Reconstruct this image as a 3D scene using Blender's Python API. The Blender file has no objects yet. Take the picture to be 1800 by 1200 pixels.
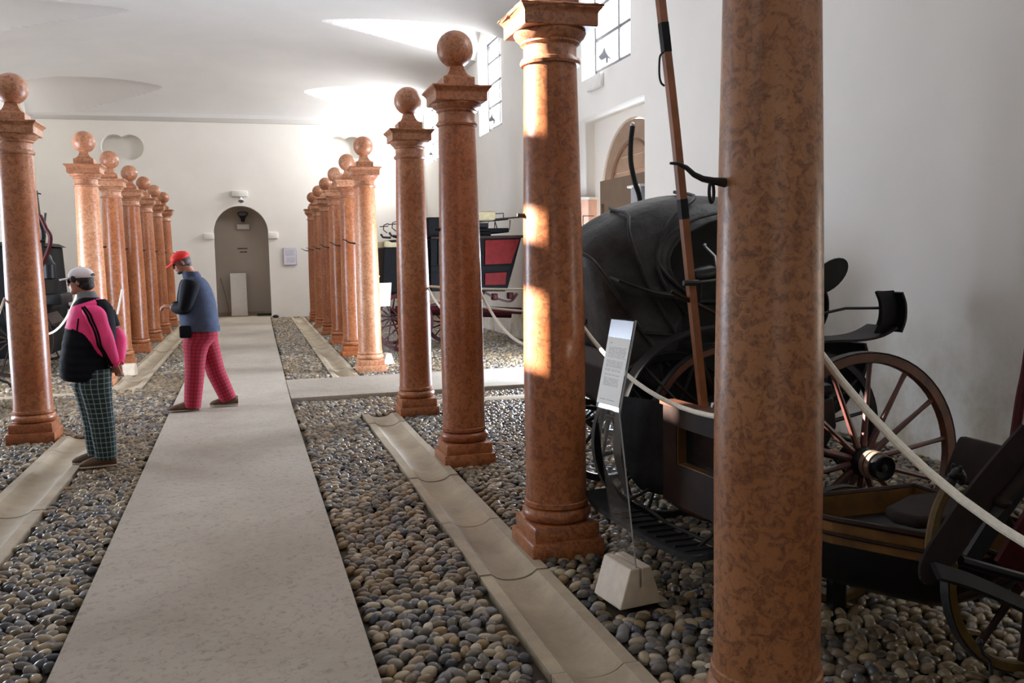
import bpy, bmesh, math, random
import numpy as np
from mathutils import Vector, Matrix

random.seed(7)
rng = np.random.default_rng(7)
PI = math.pi
SC = bpy.context.scene
COL = SC.collection

# ------------------------------------------------------------------ camera
F_PX, CAM_H = 1580.0, 1.65
AX = np.array([[0.96025476, -0.04470539, 0.27552172],
               [-0.27848378, -0.08657213, 0.95653126],
               [-0.0189096, -0.99524203, -0.09558103]])   # world axes in camera coordinates
cam_d = bpy.data.cameras.new('camera')
cam_d.sensor_width = 36.0
cam_d.lens = F_PX * 36.0 / 1800.0
cam_d.clip_start = 0.05
cam = bpy.data.objects.new('camera', cam_d)
COL.objects.link(cam)
m = Matrix.Identity(4)
for r in range(3):
    m[r][0] = AX[r][0]; m[r][1] = -AX[r][1]; m[r][2] = -AX[r][2]
m[0][3], m[1][3], m[2][3] = 0, 0, CAM_H
cam.matrix_world = m
SC.camera = cam

def at(u, v, Y):
    """world point on the plane y = Y seen in direction (u, v)"""
    d = AX @ np.array([u - 900.0, v - 600.0, F_PX])
    t = Y / d[1]
    return Vector((d[0] * t, Y, CAM_H + d[2] * t))

def proj(x, y, z):
    p = AX.T @ np.array([x, y, z - CAM_H])
    return 900 + F_PX * p[0] / p[2], 600 + F_PX * p[1] / p[2], p[2]

# ------------------------------------------------------------------ world, sun, lights, exposure
SC.view_settings.view_transform = 'Standard'
SC.view_settings.look = 'None'
SC.view_settings.gamma = 1.0
SC.view_settings.use_curve_mapping = False
SC.view_settings.exposure = 0.12
SC.cycles.max_bounces = 10
SC.cycles.diffuse_bounces = 6
SC.cycles.caustics_reflective = False
SC.cycles.caustics_refractive = False
SC.cycles.sample_clamp_indirect = 6.0
w = bpy.data.worlds.new('world'); SC.world = w
w.use_nodes = True
wn = w.node_tree.nodes['Background']
wn.inputs[0].default_value = (0.72, 0.85, 1.0, 1)
wn.inputs[1].default_value = 1.5

def area(name, loc, direction, sx, sy, power, color=(1, 1, 1)):
    d = bpy.data.lights.new(name, 'AREA'); d.shape = 'RECTANGLE'
    d.size = sx; d.size_y = sy; d.energy = power; d.color = color
    o = bpy.data.objects.new(name, d); COL.objects.link(o)
    o.location = loc
    o.rotation_euler = Vector(direction).to_track_quat('-Z', 'Y').to_euler()
    return o

XR, XL, YF, YB = 5.05, -5.45, 26.5, -5.0
WIN_Y = [-0.6, 5.8, 12.42, 18.9, 25.35]
sd = bpy.data.lights.new('sun', 'SUN'); sd.energy = 55.0; sd.angle = math.radians(0.6); sd.color = (1.0, 0.95, 0.88)
sun = bpy.data.objects.new('sun', sd); COL.objects.link(sun)
SUN_DIR = Vector((7.0, -3.2, -2.6))
sun.rotation_euler = SUN_DIR.to_track_quat('-Z', 'Y').to_euler()
WP = [50, 160, 400, 520, 900]
for wy, p in zip(WIN_Y, WP):
    area('window_daylight', (XR + 0.62, wy, 5.2), (-1, 0, -0.25), 2.0, 2.0, p, (0.97, 0.98, 1.0))
for wy, p in zip(WIN_Y, [40, 0, 3, 3, 3]):
    if p:
        area('window_daylight', (XL - 0.30, wy, 5.2), (1, 0, -0.25), 1.8, 1.7, p, (0.94, 0.97, 1.0))
area('door_and_fill_light', (XR + 0.26, 12.15, 1.3), (-1, -0.05, 0.0), 1.7, 2.4, 1000, (0.72, 0.83, 1.0))
area('door_and_fill_light', (XL - 0.30, 11.8, 1.4), (1, 0, 0.0), 2.2, 2.6, 420, (0.72, 0.83, 1.0))
area('door_and_fill_light', (-0.2, YB + 0.12, 2.1), (0, 1, 0.1), 3.0, 3.2, 25, (1.0, 0.95, 0.88))  # added fill from behind the camera; the back wall has no door

# ------------------------------------------------------------------ materials
def srgb(r, g, b):
    f = lambda c: (c / 255) / 12.92 if c / 255 <= 0.04045 else (((c / 255) + 0.055) / 1.055) ** 2.4
    return (f(r), f(g), f(b), 1.0)

class NT:
    def __init__(s, name):
        s.m = bpy.data.materials.new(name); s.m.use_nodes = True
        s.t = s.m.node_tree; s.b = s.t.nodes['Principled BSDF']
    def n(s, typ, **kw):
        nd = s.t.nodes.new(typ)
        for k, v in kw.items():
            if k.startswith('i_'):
                nd.inputs[k[2:].replace('_', ' ')].default_value = v
            else:
                setattr(nd, k, v)
        return nd
    def l(s, a, b): s.t.links.new(a, b)
    def ramp(s, fac, stops):
        r = s.n('ShaderNodeValToRGB'); e = r.color_ramp.elements
        while len(e) < len(stops): e.new(0.5)
        for k, (p, c) in enumerate(stops):
            e[k].position = p; e[k].color = c
        s.l(fac, r.inputs[0]); return r.outputs[0]
    def mix(s, fac, a, b, mode='MIX'):
        x = s.n('ShaderNodeMix', data_type='RGBA', blend_type=mode)
        if isinstance(fac, float): x.inputs[0].default_value = fac
        else: s.l(fac, x.inputs[0])
        for i, v in ((6, a), (7, b)):
            if isinstance(v, tuple): x.inputs[i].default_value = v
            else: s.l(v, x.inputs[i])
        return x.outputs[2]
    def coord(s, kind='Object', scale=(1, 1, 1)):
        tc = s.n('ShaderNodeTexCoord'); mp = s.n('ShaderNodeMapping'); mp.inputs['Scale'].default_value = scale
        s.l(tc.outputs[kind], mp.inputs[0]); return mp.outputs[0]
    def noise(s, vec, scale, detail=4, rough=0.6, dist=0.0):
        x = s.n('ShaderNodeTexNoise'); x.inputs['Scale'].default_value = scale; x.inputs['Detail'].default_value = detail
        x.inputs['Roughness'].default_value = rough; x.inputs['Distortion'].default_value = dist
        s.l(vec, x.inputs['Vector']); return x.outputs['Fac']
    def bump(s, h, strength=0.3, dist=0.01):
        b = s.n('ShaderNodeBump'); b.inputs['Strength'].default_value = strength; b.inputs['Distance'].default_value = dist
        s.l(h, b.inputs['Height']); s.l(b.outputs[0], s.b.inputs['Normal'])
    def rough(s, v): s.b.inputs['Roughness'].default_value = v
    def col(s, v):
        if isinstance(v, tuple): s.b.inputs['Base Color'].default_value = v
        else: s.l(v, s.b.inputs['Base Color'])

def simple(name, c, rough=0.6, metal=0.0, var=0.12, scale=12, bump=0.0):
    t = NT(name); v = t.coord()
    n = t.noise(v, scale, 5)
    lo = tuple(x * (1 - var * 2) for x in c[:3]) + (1,); hi = tuple(min(1, x * (1 + var * 1.5)) for x in c[:3]) + (1,)
    t.col(t.ramp(n, [(0.3, lo), (0.7, hi)])); t.rough(rough); t.b.inputs['Metallic'].default_value = metal
    if bump: t.bump(n, bump, 0.01)
    return t.m

def marble(name, base, dark, pale, rough=0.22, blot=24):
    t = NT(name)
    tc = t.n('ShaderNodeTexCoord'); oi = t.n('ShaderNodeObjectInfo')
    add = t.n('ShaderNodeVectorMath', operation='ADD'); t.l(tc.outputs['Object'], add.inputs[0])
    cmb = t.n('ShaderNodeCombineXYZ'); mul = t.n('ShaderNodeMath', operation='MULTIPLY'); mul.inputs[1].default_value = 37.0
    t.l(oi.outputs['Random'], mul.inputs[0]); t.l(mul.outputs[0], cmb.inputs[0]); t.l(mul.outputs[0], cmb.inputs[2])
    t.l(cmb.outputs[0], add.inputs[1]); v = add.outputs[0]
    big = t.noise(v, 1.7, 3, 0.5)
    c1 = t.ramp(big, [(0.32, base), (0.68, pale)])
    curl = t.noise(v, 24, 5, 0.62, 1.1)                       # curly dark blotches
    f1 = t.ramp(curl, [(0.47, (0, 0, 0, 1)), (0.56, (1, 1, 1, 1))])
    fine = t.noise(v, 70, 4, 0.7)
    f2 = t.ramp(fine, [(0.30, (0.08, 0.08, 0.08, 1)), (0.62, (0.74, 0.74, 0.74, 1))])
    mm = t.n('ShaderNodeMath', operation='MULTIPLY'); t.l(f1, mm.inputs[0]); t.l(f2, mm.inputs[1])
    c2 = t.mix(mm.outputs[0], c1, dark)
    vo = t.n('ShaderNodeTexVoronoi', feature='DISTANCE_TO_EDGE'); vo.inputs['Scale'].default_value = 8.0
    dv = t.n('ShaderNodeVectorMath', operation='ADD'); nn = t.n('ShaderNodeTexNoise'); nn.inputs['Scale'].default_value = 6; nn.inputs['Detail'].default_value = 5
    t.l(v, nn.inputs['Vector']); t.l(v, dv.inputs[0]); t.l(nn.outputs['Color'], dv.inputs[1]); t.l(dv.outputs[0], vo.inputs['Vector'])
    vein = t.ramp(vo.outputs['Distance'], [(0.0, (0.4, 0.4, 0.4, 1)), (0.035, (0, 0, 0, 1))])
    c3 = t.mix(vein, c2, dark)
    sp = t.ramp(t.noise(v, 95, 3, 0.8), [(0.66, (0, 0, 0, 1)), (0.78, (0.55, 0.55, 0.55, 1))])
    c4 = t.mix(sp, c3, pale)
    t.col(c4)
    t.l(t.ramp(fine, [(0.2, (rough,) * 3 + (1,)), (0.9, (rough + 0.22,) * 3 + (1,))]), t.b.inputs['Roughness'])
    t.bump(curl, 0.10, 0.004)
    return t.m

M = {}
M['marble'] = marble('red_verona_marble', srgb(158, 88, 48), srgb(96, 52, 32), srgb(178, 114, 74))
M['marble_brown'] = marble('brown_verona_marble', srgb(152, 94, 56), srgb(84, 48, 32), srgb(170, 118, 80), 0.26)
M['marble_lit'] = marble('daylit_red_marble', srgb(190, 122, 80), srgb(134, 80, 52), srgb(210, 154, 116), 0.26)  # lighter copy of the red marble with daylight put into its colour
M['marble_cap'] = marble('red_marble_capital', srgb(164, 102, 68), srgb(104, 62, 42), srgb(192, 138, 104), 0.3)

def plaster(name, c, stain=False):
    t = NT(name); tc = t.n('ShaderNodeTexCoord'); v = tc.outputs['Object']
    n1 = t.noise(v, 0.8, 5, 0.6); n2 = t.noise(v, 60, 3)
    lo = tuple(x * 0.93 for x in c[:3]) + (1,)
    k = t.ramp(n1, [(0.3, lo), (0.7, c)])
    if stain:
        sep = t.n('ShaderNodeSeparateXYZ'); t.l(v, sep.inputs[0])
        mr = t.n('ShaderNodeMapRange'); mr.inputs[1].default_value = 1.35; mr.inputs[2].default_value = 0.1
        t.l(sep.outputs[2], mr.inputs[0])
        pt = t.ramp(t.noise(v, 2.3, 6, 0.65), [(0.42, (0, 0, 0, 1)), (0.66, (1, 1, 1, 1))])
        mm = t.n('ShaderNodeMath', operation='MULTIPLY'); t.l(mr.outputs[0], mm.inputs[0]); t.l(pt, mm.inputs[1])
        m2 = t.n('ShaderNodeMath', operation='MULTIPLY'); t.l(mm.outputs[0], m2.inputs[0]); m2.inputs[1].default_value = 0.8
        k = t.mix(m2.outputs[0], k, srgb(166, 150, 112))
    t.col(k); t.rough(0.85); t.bump(n2, 0.12, 0.004)
    return t.m
M['plaster'] = plaster('white_plaster', srgb(232, 228, 221))
M['plaster_stained'] = plaster('white_plaster_damp_base', srgb(230, 227, 221), True)
M['ceiling'] = plaster('grey_white_vault_plaster', srgb(222, 219, 217))
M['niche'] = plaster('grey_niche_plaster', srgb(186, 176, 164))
M['cornice'] = plaster('grey_cornice_plaster', srgb(196, 192, 188))

t = NT('smooth_walkway_concrete'); v = t.coord()
n1 = t.noise(v, 1.1, 6, 0.65, 0.6); n2 = t.noise(v, 26, 6, 0.75, 0.8); n3 = t.noise(v, 140, 2)
c = t.ramp(n1, [(0.3, srgb(152, 142, 128)), (0.7, srgb(174, 166, 153))])
c = t.mix(t.ramp(n2, [(0.52, (0, 0, 0, 1)), (0.66, (0.8, 0.8, 0.8, 1))]), c, srgb(124, 113, 100))
t.col(c); t.rough(0.62); t.bump(t.noise(v, 55, 5, 0.8), 0.35, 0.004); M['concrete'] = t.m

t = NT('worn_trough_stone'); v = t.coord()
n1 = t.noise(v, 2.2, 6, 0.7); n2 = t.noise(v, 90, 4, 0.8)
c = t.ramp(n1, [(0.3, srgb(150, 136, 116)), (0.7, srgb(184, 170, 146))])
c = t.mix(t.ramp(n2, [(0.55, (0, 0, 0, 1)), (0.75, (0.6, 0.6, 0.6, 1))]), c, srgb(120, 108, 92))
t.col(c); t.rough(0.75); t.bump(n2, 0.45, 0.006); M['trough'] = t.m

t = NT('river_pebbles'); at_n = t.n('ShaderNodeAttribute', attribute_name='pebble_colour')
v = t.coord(); n1 = t.noise(v, 45, 4)
c = t.mix(1.0, at_n.outputs['Color'], t.ramp(n1, [(0.3, (0.78, 0.78, 0.78, 1)), (0.7, (1.0, 1.0, 1.0, 1))]), 'MULTIPLY')
t.col(c); t.rough(0.36); M['pebble'] = t.m
M['mortar'] = simple('packed_earth_mortar', srgb(66, 58, 46), 0.9, var=0.2, scale=30, bump=0.4)

M['black_leather'] = simple('black_leather', srgb(27, 27, 28), 0.5, var=0.3, scale=9, bump=0.35)
M['hood_leather'] = simple('creased_hood_leather', srgb(54, 54, 54), 0.50, var=0.4, scale=4.5, bump=1.6)
M['black_paint'] = simple('black_coach_paint', srgb(20, 19, 20), 0.42, var=0.2)
M['grey_guard'] = simple('dusty_black_mudguard', srgb(35, 33, 32), 0.55, var=0.15)
M['dark_wood'] = simple('dark_stained_wood', srgb(44, 28, 22), 0.55, var=0.25, scale=6)
M['black_matte'] = simple('matt_black_paint', srgb(13, 12, 14), 0.75, var=0.2)
M['brown_wood'] = simple('brown_wheel_wood', srgb(88, 52, 36), 0.38, var=0.25, scale=10)
M['spoke_wood'] = simple('red_brown_spoke_wood', srgb(84, 48, 42), 0.4, var=0.2, scale=10)
M['olive_wood'] = simple('yellow_brown_rim_wood', srgb(96, 74, 34), 0.4, var=0.25, scale=10)
M['shaft_wood'] = simple('orange_brown_shaft_wood', srgb(134, 78, 40), 0.35, var=0.2, scale=5)
M['tub_wood'] = simple('ochre_tub_panel', srgb(104, 72, 34), 0.4, var=0.3, scale=7)
M['iron'] = simple('black_iron', srgb(34, 31, 30), 0.6, 0.15, var=0.2, scale=30, bump=0.2)
M['red_paint'] = simple('red_coach_paint', srgb(98, 9, 7), 0.6, var=0.15)
M['dark_red'] = simple('dark_red_paint', srgb(62, 16, 18), 0.45, var=0.2)
M['cushion_beige'] = simple('beige_canvas', srgb(176, 164, 130), 0.8, var=0.1)
M['cushion_brown'] = simple('dusty_brown_leather', srgb(38, 29, 26), 0.8, var=0.15)
M['rope'] = simple('white_rope', srgb(226, 220, 205), 0.7, var=0.06, scale=60)
M['steel'] = simple('pale_metal', srgb(190, 190, 190), 0.3, 0.8, var=0.05)
M['brass'] = simple('worn_silvered_band', srgb(190, 160, 140), 0.3, 0.7, var=0.2)
M['travertine'] = simple('beige_stone_base', srgb(206, 190, 168), 0.5, var=0.07, scale=14)
M['board'] = simple('brown_hardboard', srgb(104, 84, 66), 0.7, var=0.06, scale=3)
M['door_wood'] = simple('weathered_door_wood', srgb(146, 120, 98), 0.7, var=0.08, scale=4)
M['door_dark'] = simple('dark_door_moulding', srgb(112, 82, 64), 0.7, var=0.08)
M['peach'] = simple('pale_peach_door_paint', srgb(226, 184, 160), 0.5, var=0.04)
M['white_box'] = simple('white_plastic', srgb(222, 220, 214), 0.5, var=0.03)
M['grey_box'] = simple('grey_plastic', srgb(150, 152, 158), 0.5, var=0.04)
M['frame_paint'] = simple('grey_window_iron', srgb(84, 84, 90), 0.5, var=0.06)
M['pink'] = simple('hot_pink_nylon', srgb(255, 78, 144), 0.6, var=0.04, scale=18, bump=0.5)
M['navy'] = simple('black_navy_nylon', srgb(14, 15, 24), 0.8, var=0.2, scale=14, bump=0.5)
M['vest'] = simple('slate_blue_fleece', srgb(70, 78, 98), 0.85, var=0.1, scale=16, bump=0.4)
M['black_cloth'] = simple('black_cloth', srgb(18, 18, 24), 0.8, var=0.15, scale=14, bump=0.4)
M['skin'] = simple('skin', srgb(178, 122, 98), 0.5, var=0.05)
M['hair'] = simple('dark_brown_hair', srgb(34, 25, 24), 0.6, var=0.3, scale=60, bump=0.6)
M['hair_grey'] = simple('greying_hair', srgb(84, 76, 74), 0.6, var=0.25, scale=60, bump=0.6)
M['cap_white'] = simple('white_cotton_cap', srgb(240, 234, 238), 0.8, var=0.05)
M['cap_red'] = simple('red_cotton_cap', srgb(220, 34, 26), 0.7, var=0.06)
M['shoe'] = simple('brown_suede', srgb(98, 74, 56), 0.8, var=0.12, scale=25)
M['shoe_sole'] = simple('pale_sole', srgb(168, 152, 138), 0.7, var=0.05)
M['collar'] = simple('grey_knit_collar', srgb(128, 132, 136), 0.9, var=0.08)

for k_ in ('black_leather', 'hood_leather', 'black_paint', 'dark_wood', 'grey_guard', 'cushion_brown', 'black_matte', 'dark_red', 'red_paint', 'navy', 'black_cloth', 'vest', 'pink'):
    M[k_].node_tree.nodes['Principled BSDF'].inputs['Specular IOR Level'].default_value = 0.16 if k_ not in ('black_paint', 'hood_leather') else 0.28

def plaid(name, base, dark, line, k=0.5):
    t = NT(name); tc = t.n('ShaderNodeTexCoord'); sep = t.n('ShaderNodeSeparateXYZ'); t.l(tc.outputs['UV'], sep.inputs[0])
    def bands(sock, period, w_, off=0.0):
        a = t.n('ShaderNodeMath', operation='ADD'); t.l(sock, a.inputs[0]); a.inputs[1].default_value = off
        d = t.n('ShaderNodeMath', operation='DIVIDE'); t.l(a.outputs[0], d.inputs[0]); d.inputs[1].default_value = period
        f = t.n('ShaderNodeMath', operation='FRACT'); t.l(d.outputs[0], f.inputs[0])
        g = t.n('ShaderNodeMath', operation='LESS_THAN'); t.l(f.outputs[0], g.inputs[0]); g.inputs[1].default_value = w_
        return g.outputs[0]
    c = base
    for s_ in (sep.outputs[0], sep.outputs[1]):
        b = bands(s_, 0.040, 0.5); m_ = t.n('ShaderNodeMath', operation='MULTIPLY'); t.l(b, m_.inputs[0]); m_.inputs[1].default_value = k
        c = t.mix(m_.outputs[0], c, dark)
    for s_ in (sep.outputs[0], sep.outputs[1]):
        b = bands(s_, 0.040, 0.10, 0.012); m_ = t.n('ShaderNodeMath', operation='MULTIPLY'); t.l(b, m_.inputs[0]); m_.inputs[1].default_value = 0.75
        c = t.mix(m_.outputs[0], c, line)
    t.col(c); t.rough(0.85)
    v = t.coord(); t.bump(t.noise(v, 12, 3), 0.4, 0.01)
    return t.m
M['plaid_green'] = plaid('dark_green_plaid', srgb(38, 60, 60), srgb(22, 30, 36), srgb(150, 172, 168))
M['plaid_red'] = plaid('red_plaid', srgb(204, 30, 56), srgb(104, 14, 40), srgb(70, 16, 42), 0.7)

t = NT('clear_acrylic'); t.b.inputs['Transmission Weight'].default_value = 0.96; t.rough(0.03); t.b.inputs['IOR'].default_value = 1.3
t.col((0.9, 0.94, 0.96, 1)); t.b.inputs['Alpha'].default_value = 0.16; M['acrylic'] = t.m
t = NT('acrylic_cut_edge'); t.col(srgb(200, 204, 208)); t.rough(0.15); t.b.inputs['Transmission Weight'].default_value = 0.4; M['acrylic_edge'] = t.m
t = NT('dark_carriage_glass'); t.col(srgb(22, 26, 28)); t.rough(0.06); M['dark_glass'] = t.m
t = NT('window_glass'); t.col((1, 1, 1, 1)); t.rough(0.02); t.b.inputs['Transmission Weight'].default_value = 1.0; t.b.inputs['Alpha'].default_value = 0.12; M['glass'] = t.m

def printed(name, paper, ink, rows, blocks):
    """small illegible lines of print on paper; UV 0..1, blocks = (v0, v1) bands of text"""
    t = NT(name); tc = t.n('ShaderNodeTexCoord'); sep = t.n('ShaderNodeSeparateXYZ'); t.l(tc.outputs['UV'], sep.inputs[0])
    U, V = sep.outputs[0], sep.outputs[1]
    def mt(op, a, b=None):
        x = t.n('ShaderNodeMath', operation=op)
        for i, q in enumerate((a, b)):
            if q is None: continue
            if isinstance(q, (int, float)): x.inputs[i].default_value = q
            else: t.l(q, x.inputs[i])
        return x.outputs[0]
    line = mt('LESS_THAN', mt('FRACT', mt('MULTIPLY', V, rows)), 0.5)
    mp = t.n('ShaderNodeMapping'); mp.inputs['Scale'].default_value = (60, rows, 1); t.l(tc.outputs['UV'], mp.inputs[0])
    wd = t.n('ShaderNodeTexWhiteNoise', noise_dimensions='2D')
    fl = t.n('ShaderNodeVectorMath', operation='FLOOR'); t.l(mp.outputs[0], fl.inputs[0]); t.l(fl.outputs[0], wd.inputs[0])
    word = mt('LESS_THAN', wd.outputs[0], 0.8)
    tot = None
    for (v0, v1, u0, u1) in blocks:
        b = mt('MULTIPLY', mt('MULTIPLY', mt('GREATER_THAN', V, v0), mt('LESS_THAN', V, v1)), mt('MULTIPLY', mt('GREATER_THAN', U, u0), mt('LESS_THAN', U, u1)))
        tot = b if tot is None else mt('MAXIMUM', tot, b)
    f = mt('MULTIPLY', mt('MULTIPLY', tot, line), mt('MULTIPLY', word, 0.6))
    t.col(t.mix(f, paper, ink)); t.rough(0.5)
    return t.m
M['stand_paper'] = printed('info_sheet_print', srgb(238, 238, 234), srgb(90, 90, 96), 46,
                           [(0.90, 0.93, 0.10, 0.26), (0.70, 0.86, 0.12, 0.9), (0.55, 0.66, 0.12, 0.86), (0.49, 0.53, 0.12, 0.82), (0.43, 0.46, 0.12, 0.82), (0.27, 0.40, 0.14, 0.80), (0.06, 0.08, 0.1, 0.8)])
M['notice_paper'] = printed('notice_print', srgb(214, 212, 222), srgb(120, 116, 150), 22, [(0.55, 0.92, 0.1, 0.85), (0.12, 0.45, 0.2, 0.9)])
M['blue_strip'] = simple('pale_blue_plastic_and_reflection', srgb(150, 160, 186), 0.2, var=0.02)  # also colours in the bluish reflection on the clear stand holder

# ------------------------------------------------------------------ mesh helpers
class MB:
    def __init__(s): s.v = []; s.f = []; s.uv = None
    def add(s, vs, fs):
        o = len(s.v); s.v += [tuple(p) for p in vs]; s.f += [tuple(i + o for i in f) for f in fs]; return s
    def box(s, c, d, R=None, bev=0.0):
        hx, hy, hz = d[0] / 2, d[1] / 2, d[2] / 2
        if bev <= 0:
            vs = [Vector((x, y, z)) for x in (-hx, hx) for y in (-hy, hy) for z in (-hz, hz)]
            fs = [(0, 1, 3, 2), (4, 6, 7, 5), (0, 4, 5, 1), (2, 3, 7, 6), (0, 2, 6, 4), (1, 5, 7, 3)]
        else:
            b = min(bev, hx * .95, hy * .95, hz * .95)
            bm = bmesh.new(); bmesh.ops.create_cube(bm, size=1)
            for q in bm.verts: q.co = Vector((q.co.x * d[0], q.co.y * d[1], q.co.z * d[2]))
            bmesh.ops.bevel(bm, geom=bm.edges[:], offset=b, segments=2, affect='EDGES', profile=0.5)
            bm.verts.index_update()
            vs = [q.co.copy() for q in bm.verts]; fs = [[q.index for q in f.verts] for f in bm.faces]; bm.free()
        c = Vector(c)
        if R is not None: vs = [R @ p for p in vs]
        return s.add([p + c for p in vs], fs)
    def lathe(s, prof, n=32, c=(0, 0, 0), R=None, cap=True):
        """prof: list of (radius, z)"""
        c = Vector(c); vs = []; fs = []
        for (r, z) in prof:
            for k in range(n):
                a = 2 * PI * k / n; p = Vector((r * math.cos(a), r * math.sin(a), z))
                vs.append((R @ p if R is not None else p) + c)
        L = len(prof)
        for i in range(L - 1):
            for k in range(n):
                k2 = (k + 1) % n; fs.append((i * n + k, i * n + k2, (i + 1) * n + k2, (i + 1) * n + k))
        if cap:
            fs.append(tuple(range(n))[::-1]); fs.append(tuple((L - 1) * n + k for k in range(n)))
        return s.add(vs, fs)
    def tube(s, pts, r, n=8, cap=True, square=False):
        pts = [Vector(p) for p in pts]; rs = r if isinstance(r, (list, tuple)) else [r] * len(pts)
        vs = []; fs = []; up = None
        for i, p in enumerate(pts):
            d = (pts[min(i + 1, len(pts) - 1)] - pts[max(i - 1, 0)]).normalized()
            if up is None:
                up = Vector((0, 0, 1)) if abs(d.z) < 0.9 else Vector((1, 0, 0))
            a = d.cross(up).normalized(); b = a.cross(d).normalized(); up = b
            for k in range(n):
                an = 2 * PI * (k + (0.5 if square else 0)) / n
                vs.append(p + (a * math.cos(an) + b * math.sin(an)) * rs[i])
        for i in range(len(pts) - 1):
            for k in range(n):
                k2 = (k + 1) % n; fs.append((i * n + k, i * n + k2, (i + 1) * n + k2, (i + 1) * n + k))
        if cap:
            fs.append(tuple(range(n))[::-1]); fs.append(tuple((len(pts) - 1) * n + k for k in range(n)))
        return s.add(vs, fs)
    def ribbon(s, pts, wdir, width, th):
        """strip with thickness: pts centre line, wdir width direction"""
        pts = [Vector(p) for p in pts]; wv = Vector(wdir).normalized(); vs = []; fs = []
        ws = width if isinstance(width, (list, tuple)) else [width] * len(pts)
        for i, p in enumerate(pts):
            d = (pts[min(i + 1, len(pts) - 1)] - pts[max(i - 1, 0)]).normalized(); nn = d.cross(wv).normalized()
            h = wv * ws[i] / 2; k = nn * th / 2
            vs += [p - h - k, p + h - k, p + h + k, p - h + k]
        for i in range(len(pts) - 1):
            for k in range(4):
                k2 = (k + 1) % 4; fs.append((i * 4 + k, i * 4 + k2, (i + 1) * 4 + k2, (i + 1) * 4 + k))
        fs.append((3, 2, 1, 0)); q = (len(pts) - 1) * 4; fs.append((q, q + 1, q + 2, q + 3))
        return s.add(vs, fs)
    def prism(s, poly, axis, a0, a1):
        """poly of 2D points extruded along axis ('X': poly is (y,z); 'Y': (x,z); 'Z': (x,y))"""
        def P(p, a):
            return {'X': (a, p[0], p[1]), 'Y': (p[0], a, p[1]), 'Z': (p[0], p[1], a)}[axis]
        n = len(poly); vs = [P(p, a0) for p in poly] + [P(p, a1) for p in poly]
        fs = [tuple(range(n))[::-1], tuple(range(n, 2 * n))] + [(k, (k + 1) % n, (k + 1) % n + n, k + n) for k in range(n)]
        return s.add(vs, fs)
    def sphere(s, c, r, n=16, R=None):
        r = (r, r, r) if isinstance(r, (int, float)) else r
        c = Vector(c); vs = []; fs = []; m_ = n // 2
        for i in range(1, m_):
            th = PI * i / m_
            for k in range(n):
                a = 2 * PI * k / n
                p = Vector((r[0] * math.sin(th) * math.cos(a), r[1] * math.sin(th) * math.sin(a), r[2] * math.cos(th)))
                vs.append((R @ p if R is not None else p) + c)
        t0, t1 = Vector((0, 0, r[2])), Vector((0, 0, -r[2]))
        if R is not None: t0, t1 = R @ t0, R @ t1
        vs += [t0 + c, t1 + c]; T, B = len(vs) - 2, len(vs) - 1
        for i in range(m_ - 2):
            for k in range(n):
                k2 = (k + 1) % n; fs.append((i * n + k, (i + 1) * n + k, (i + 1) * n + k2, i * n + k2))
        for k in range(n):
            k2 = (k + 1) % n; fs.append((T, k, k2)); fs.append((B, (m_ - 2) * n + k2, (m_ - 2) * n + k))
        return s.add(vs, fs)
    def loft(s, secs, n=20, cap=True):
        """secs: (centre, vecA, vecB); UV in metres"""
        o = len(s.v); vs = []; fs = []; uvs = []
        if s.uv is None: s.uv = {}
        L = 0.0; prev = None
        for i, (c, A, B) in enumerate(secs):
            c, A, B = Vector(c), Vector(A), Vector(B)
            if prev is not None: L += (c - prev).length
            prev = c; per = PI * (A.length + B.length)
            for k in range(n):
                a = 2 * PI * k / n; vs.append(c + A * math.cos(a) + B * math.sin(a))
            uvs.append((per, L))
        avg = sum(u[0] for u in uvs) / len(uvs)
        for i in range(len(secs) - 1):
            for k in range(n):
                k2 = (k + 1) % n
                s.uv[len(s.f) + len(fs)] = [(avg * k / n, uvs[i][1]), (avg * (k + 1) / n, uvs[i][1]), (avg * (k + 1) / n, uvs[i + 1][1]), (avg * k / n, uvs[i + 1][1])]
                fs.append((i * n + k, i * n + k2, (i + 1) * n + k2, (i + 1) * n + k))
        if cap:
            fs.append(tuple(range(n))[::-1]); fs.append(tuple((len(secs) - 1) * n + k for k in range(n)))
        return s.add(vs, fs)
    def mesh(s, name, mat, smooth=True):
        me = bpy.data.meshes.new(name); me.from_pydata(s.v, [], s.f); me.materials.append(mat)
        if s.uv:
            ul = me.uv_layers.new(name='UVMap')
            for fi, cs in s.uv.items():
                p = me.polygons[fi]
                for j, li in enumerate(p.loop_indices): ul.data[li].uv = cs[j]
        bm = bmesh.new(); bm.from_mesh(me); bmesh.ops.recalc_face_normals(bm, faces=bm.faces[:]); bm.to_mesh(me); bm.free()
        if smooth:
            me.polygons.foreach_set('use_smooth', [True] * len(me.polygons))
            me.set_sharp_from_angle(angle=math.radians(35))
        me.update()
        return me
    def build(s, name, mat, parent=None, smooth=True):
        return put(name, s.mesh(name, mat, smooth), parent)

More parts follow.
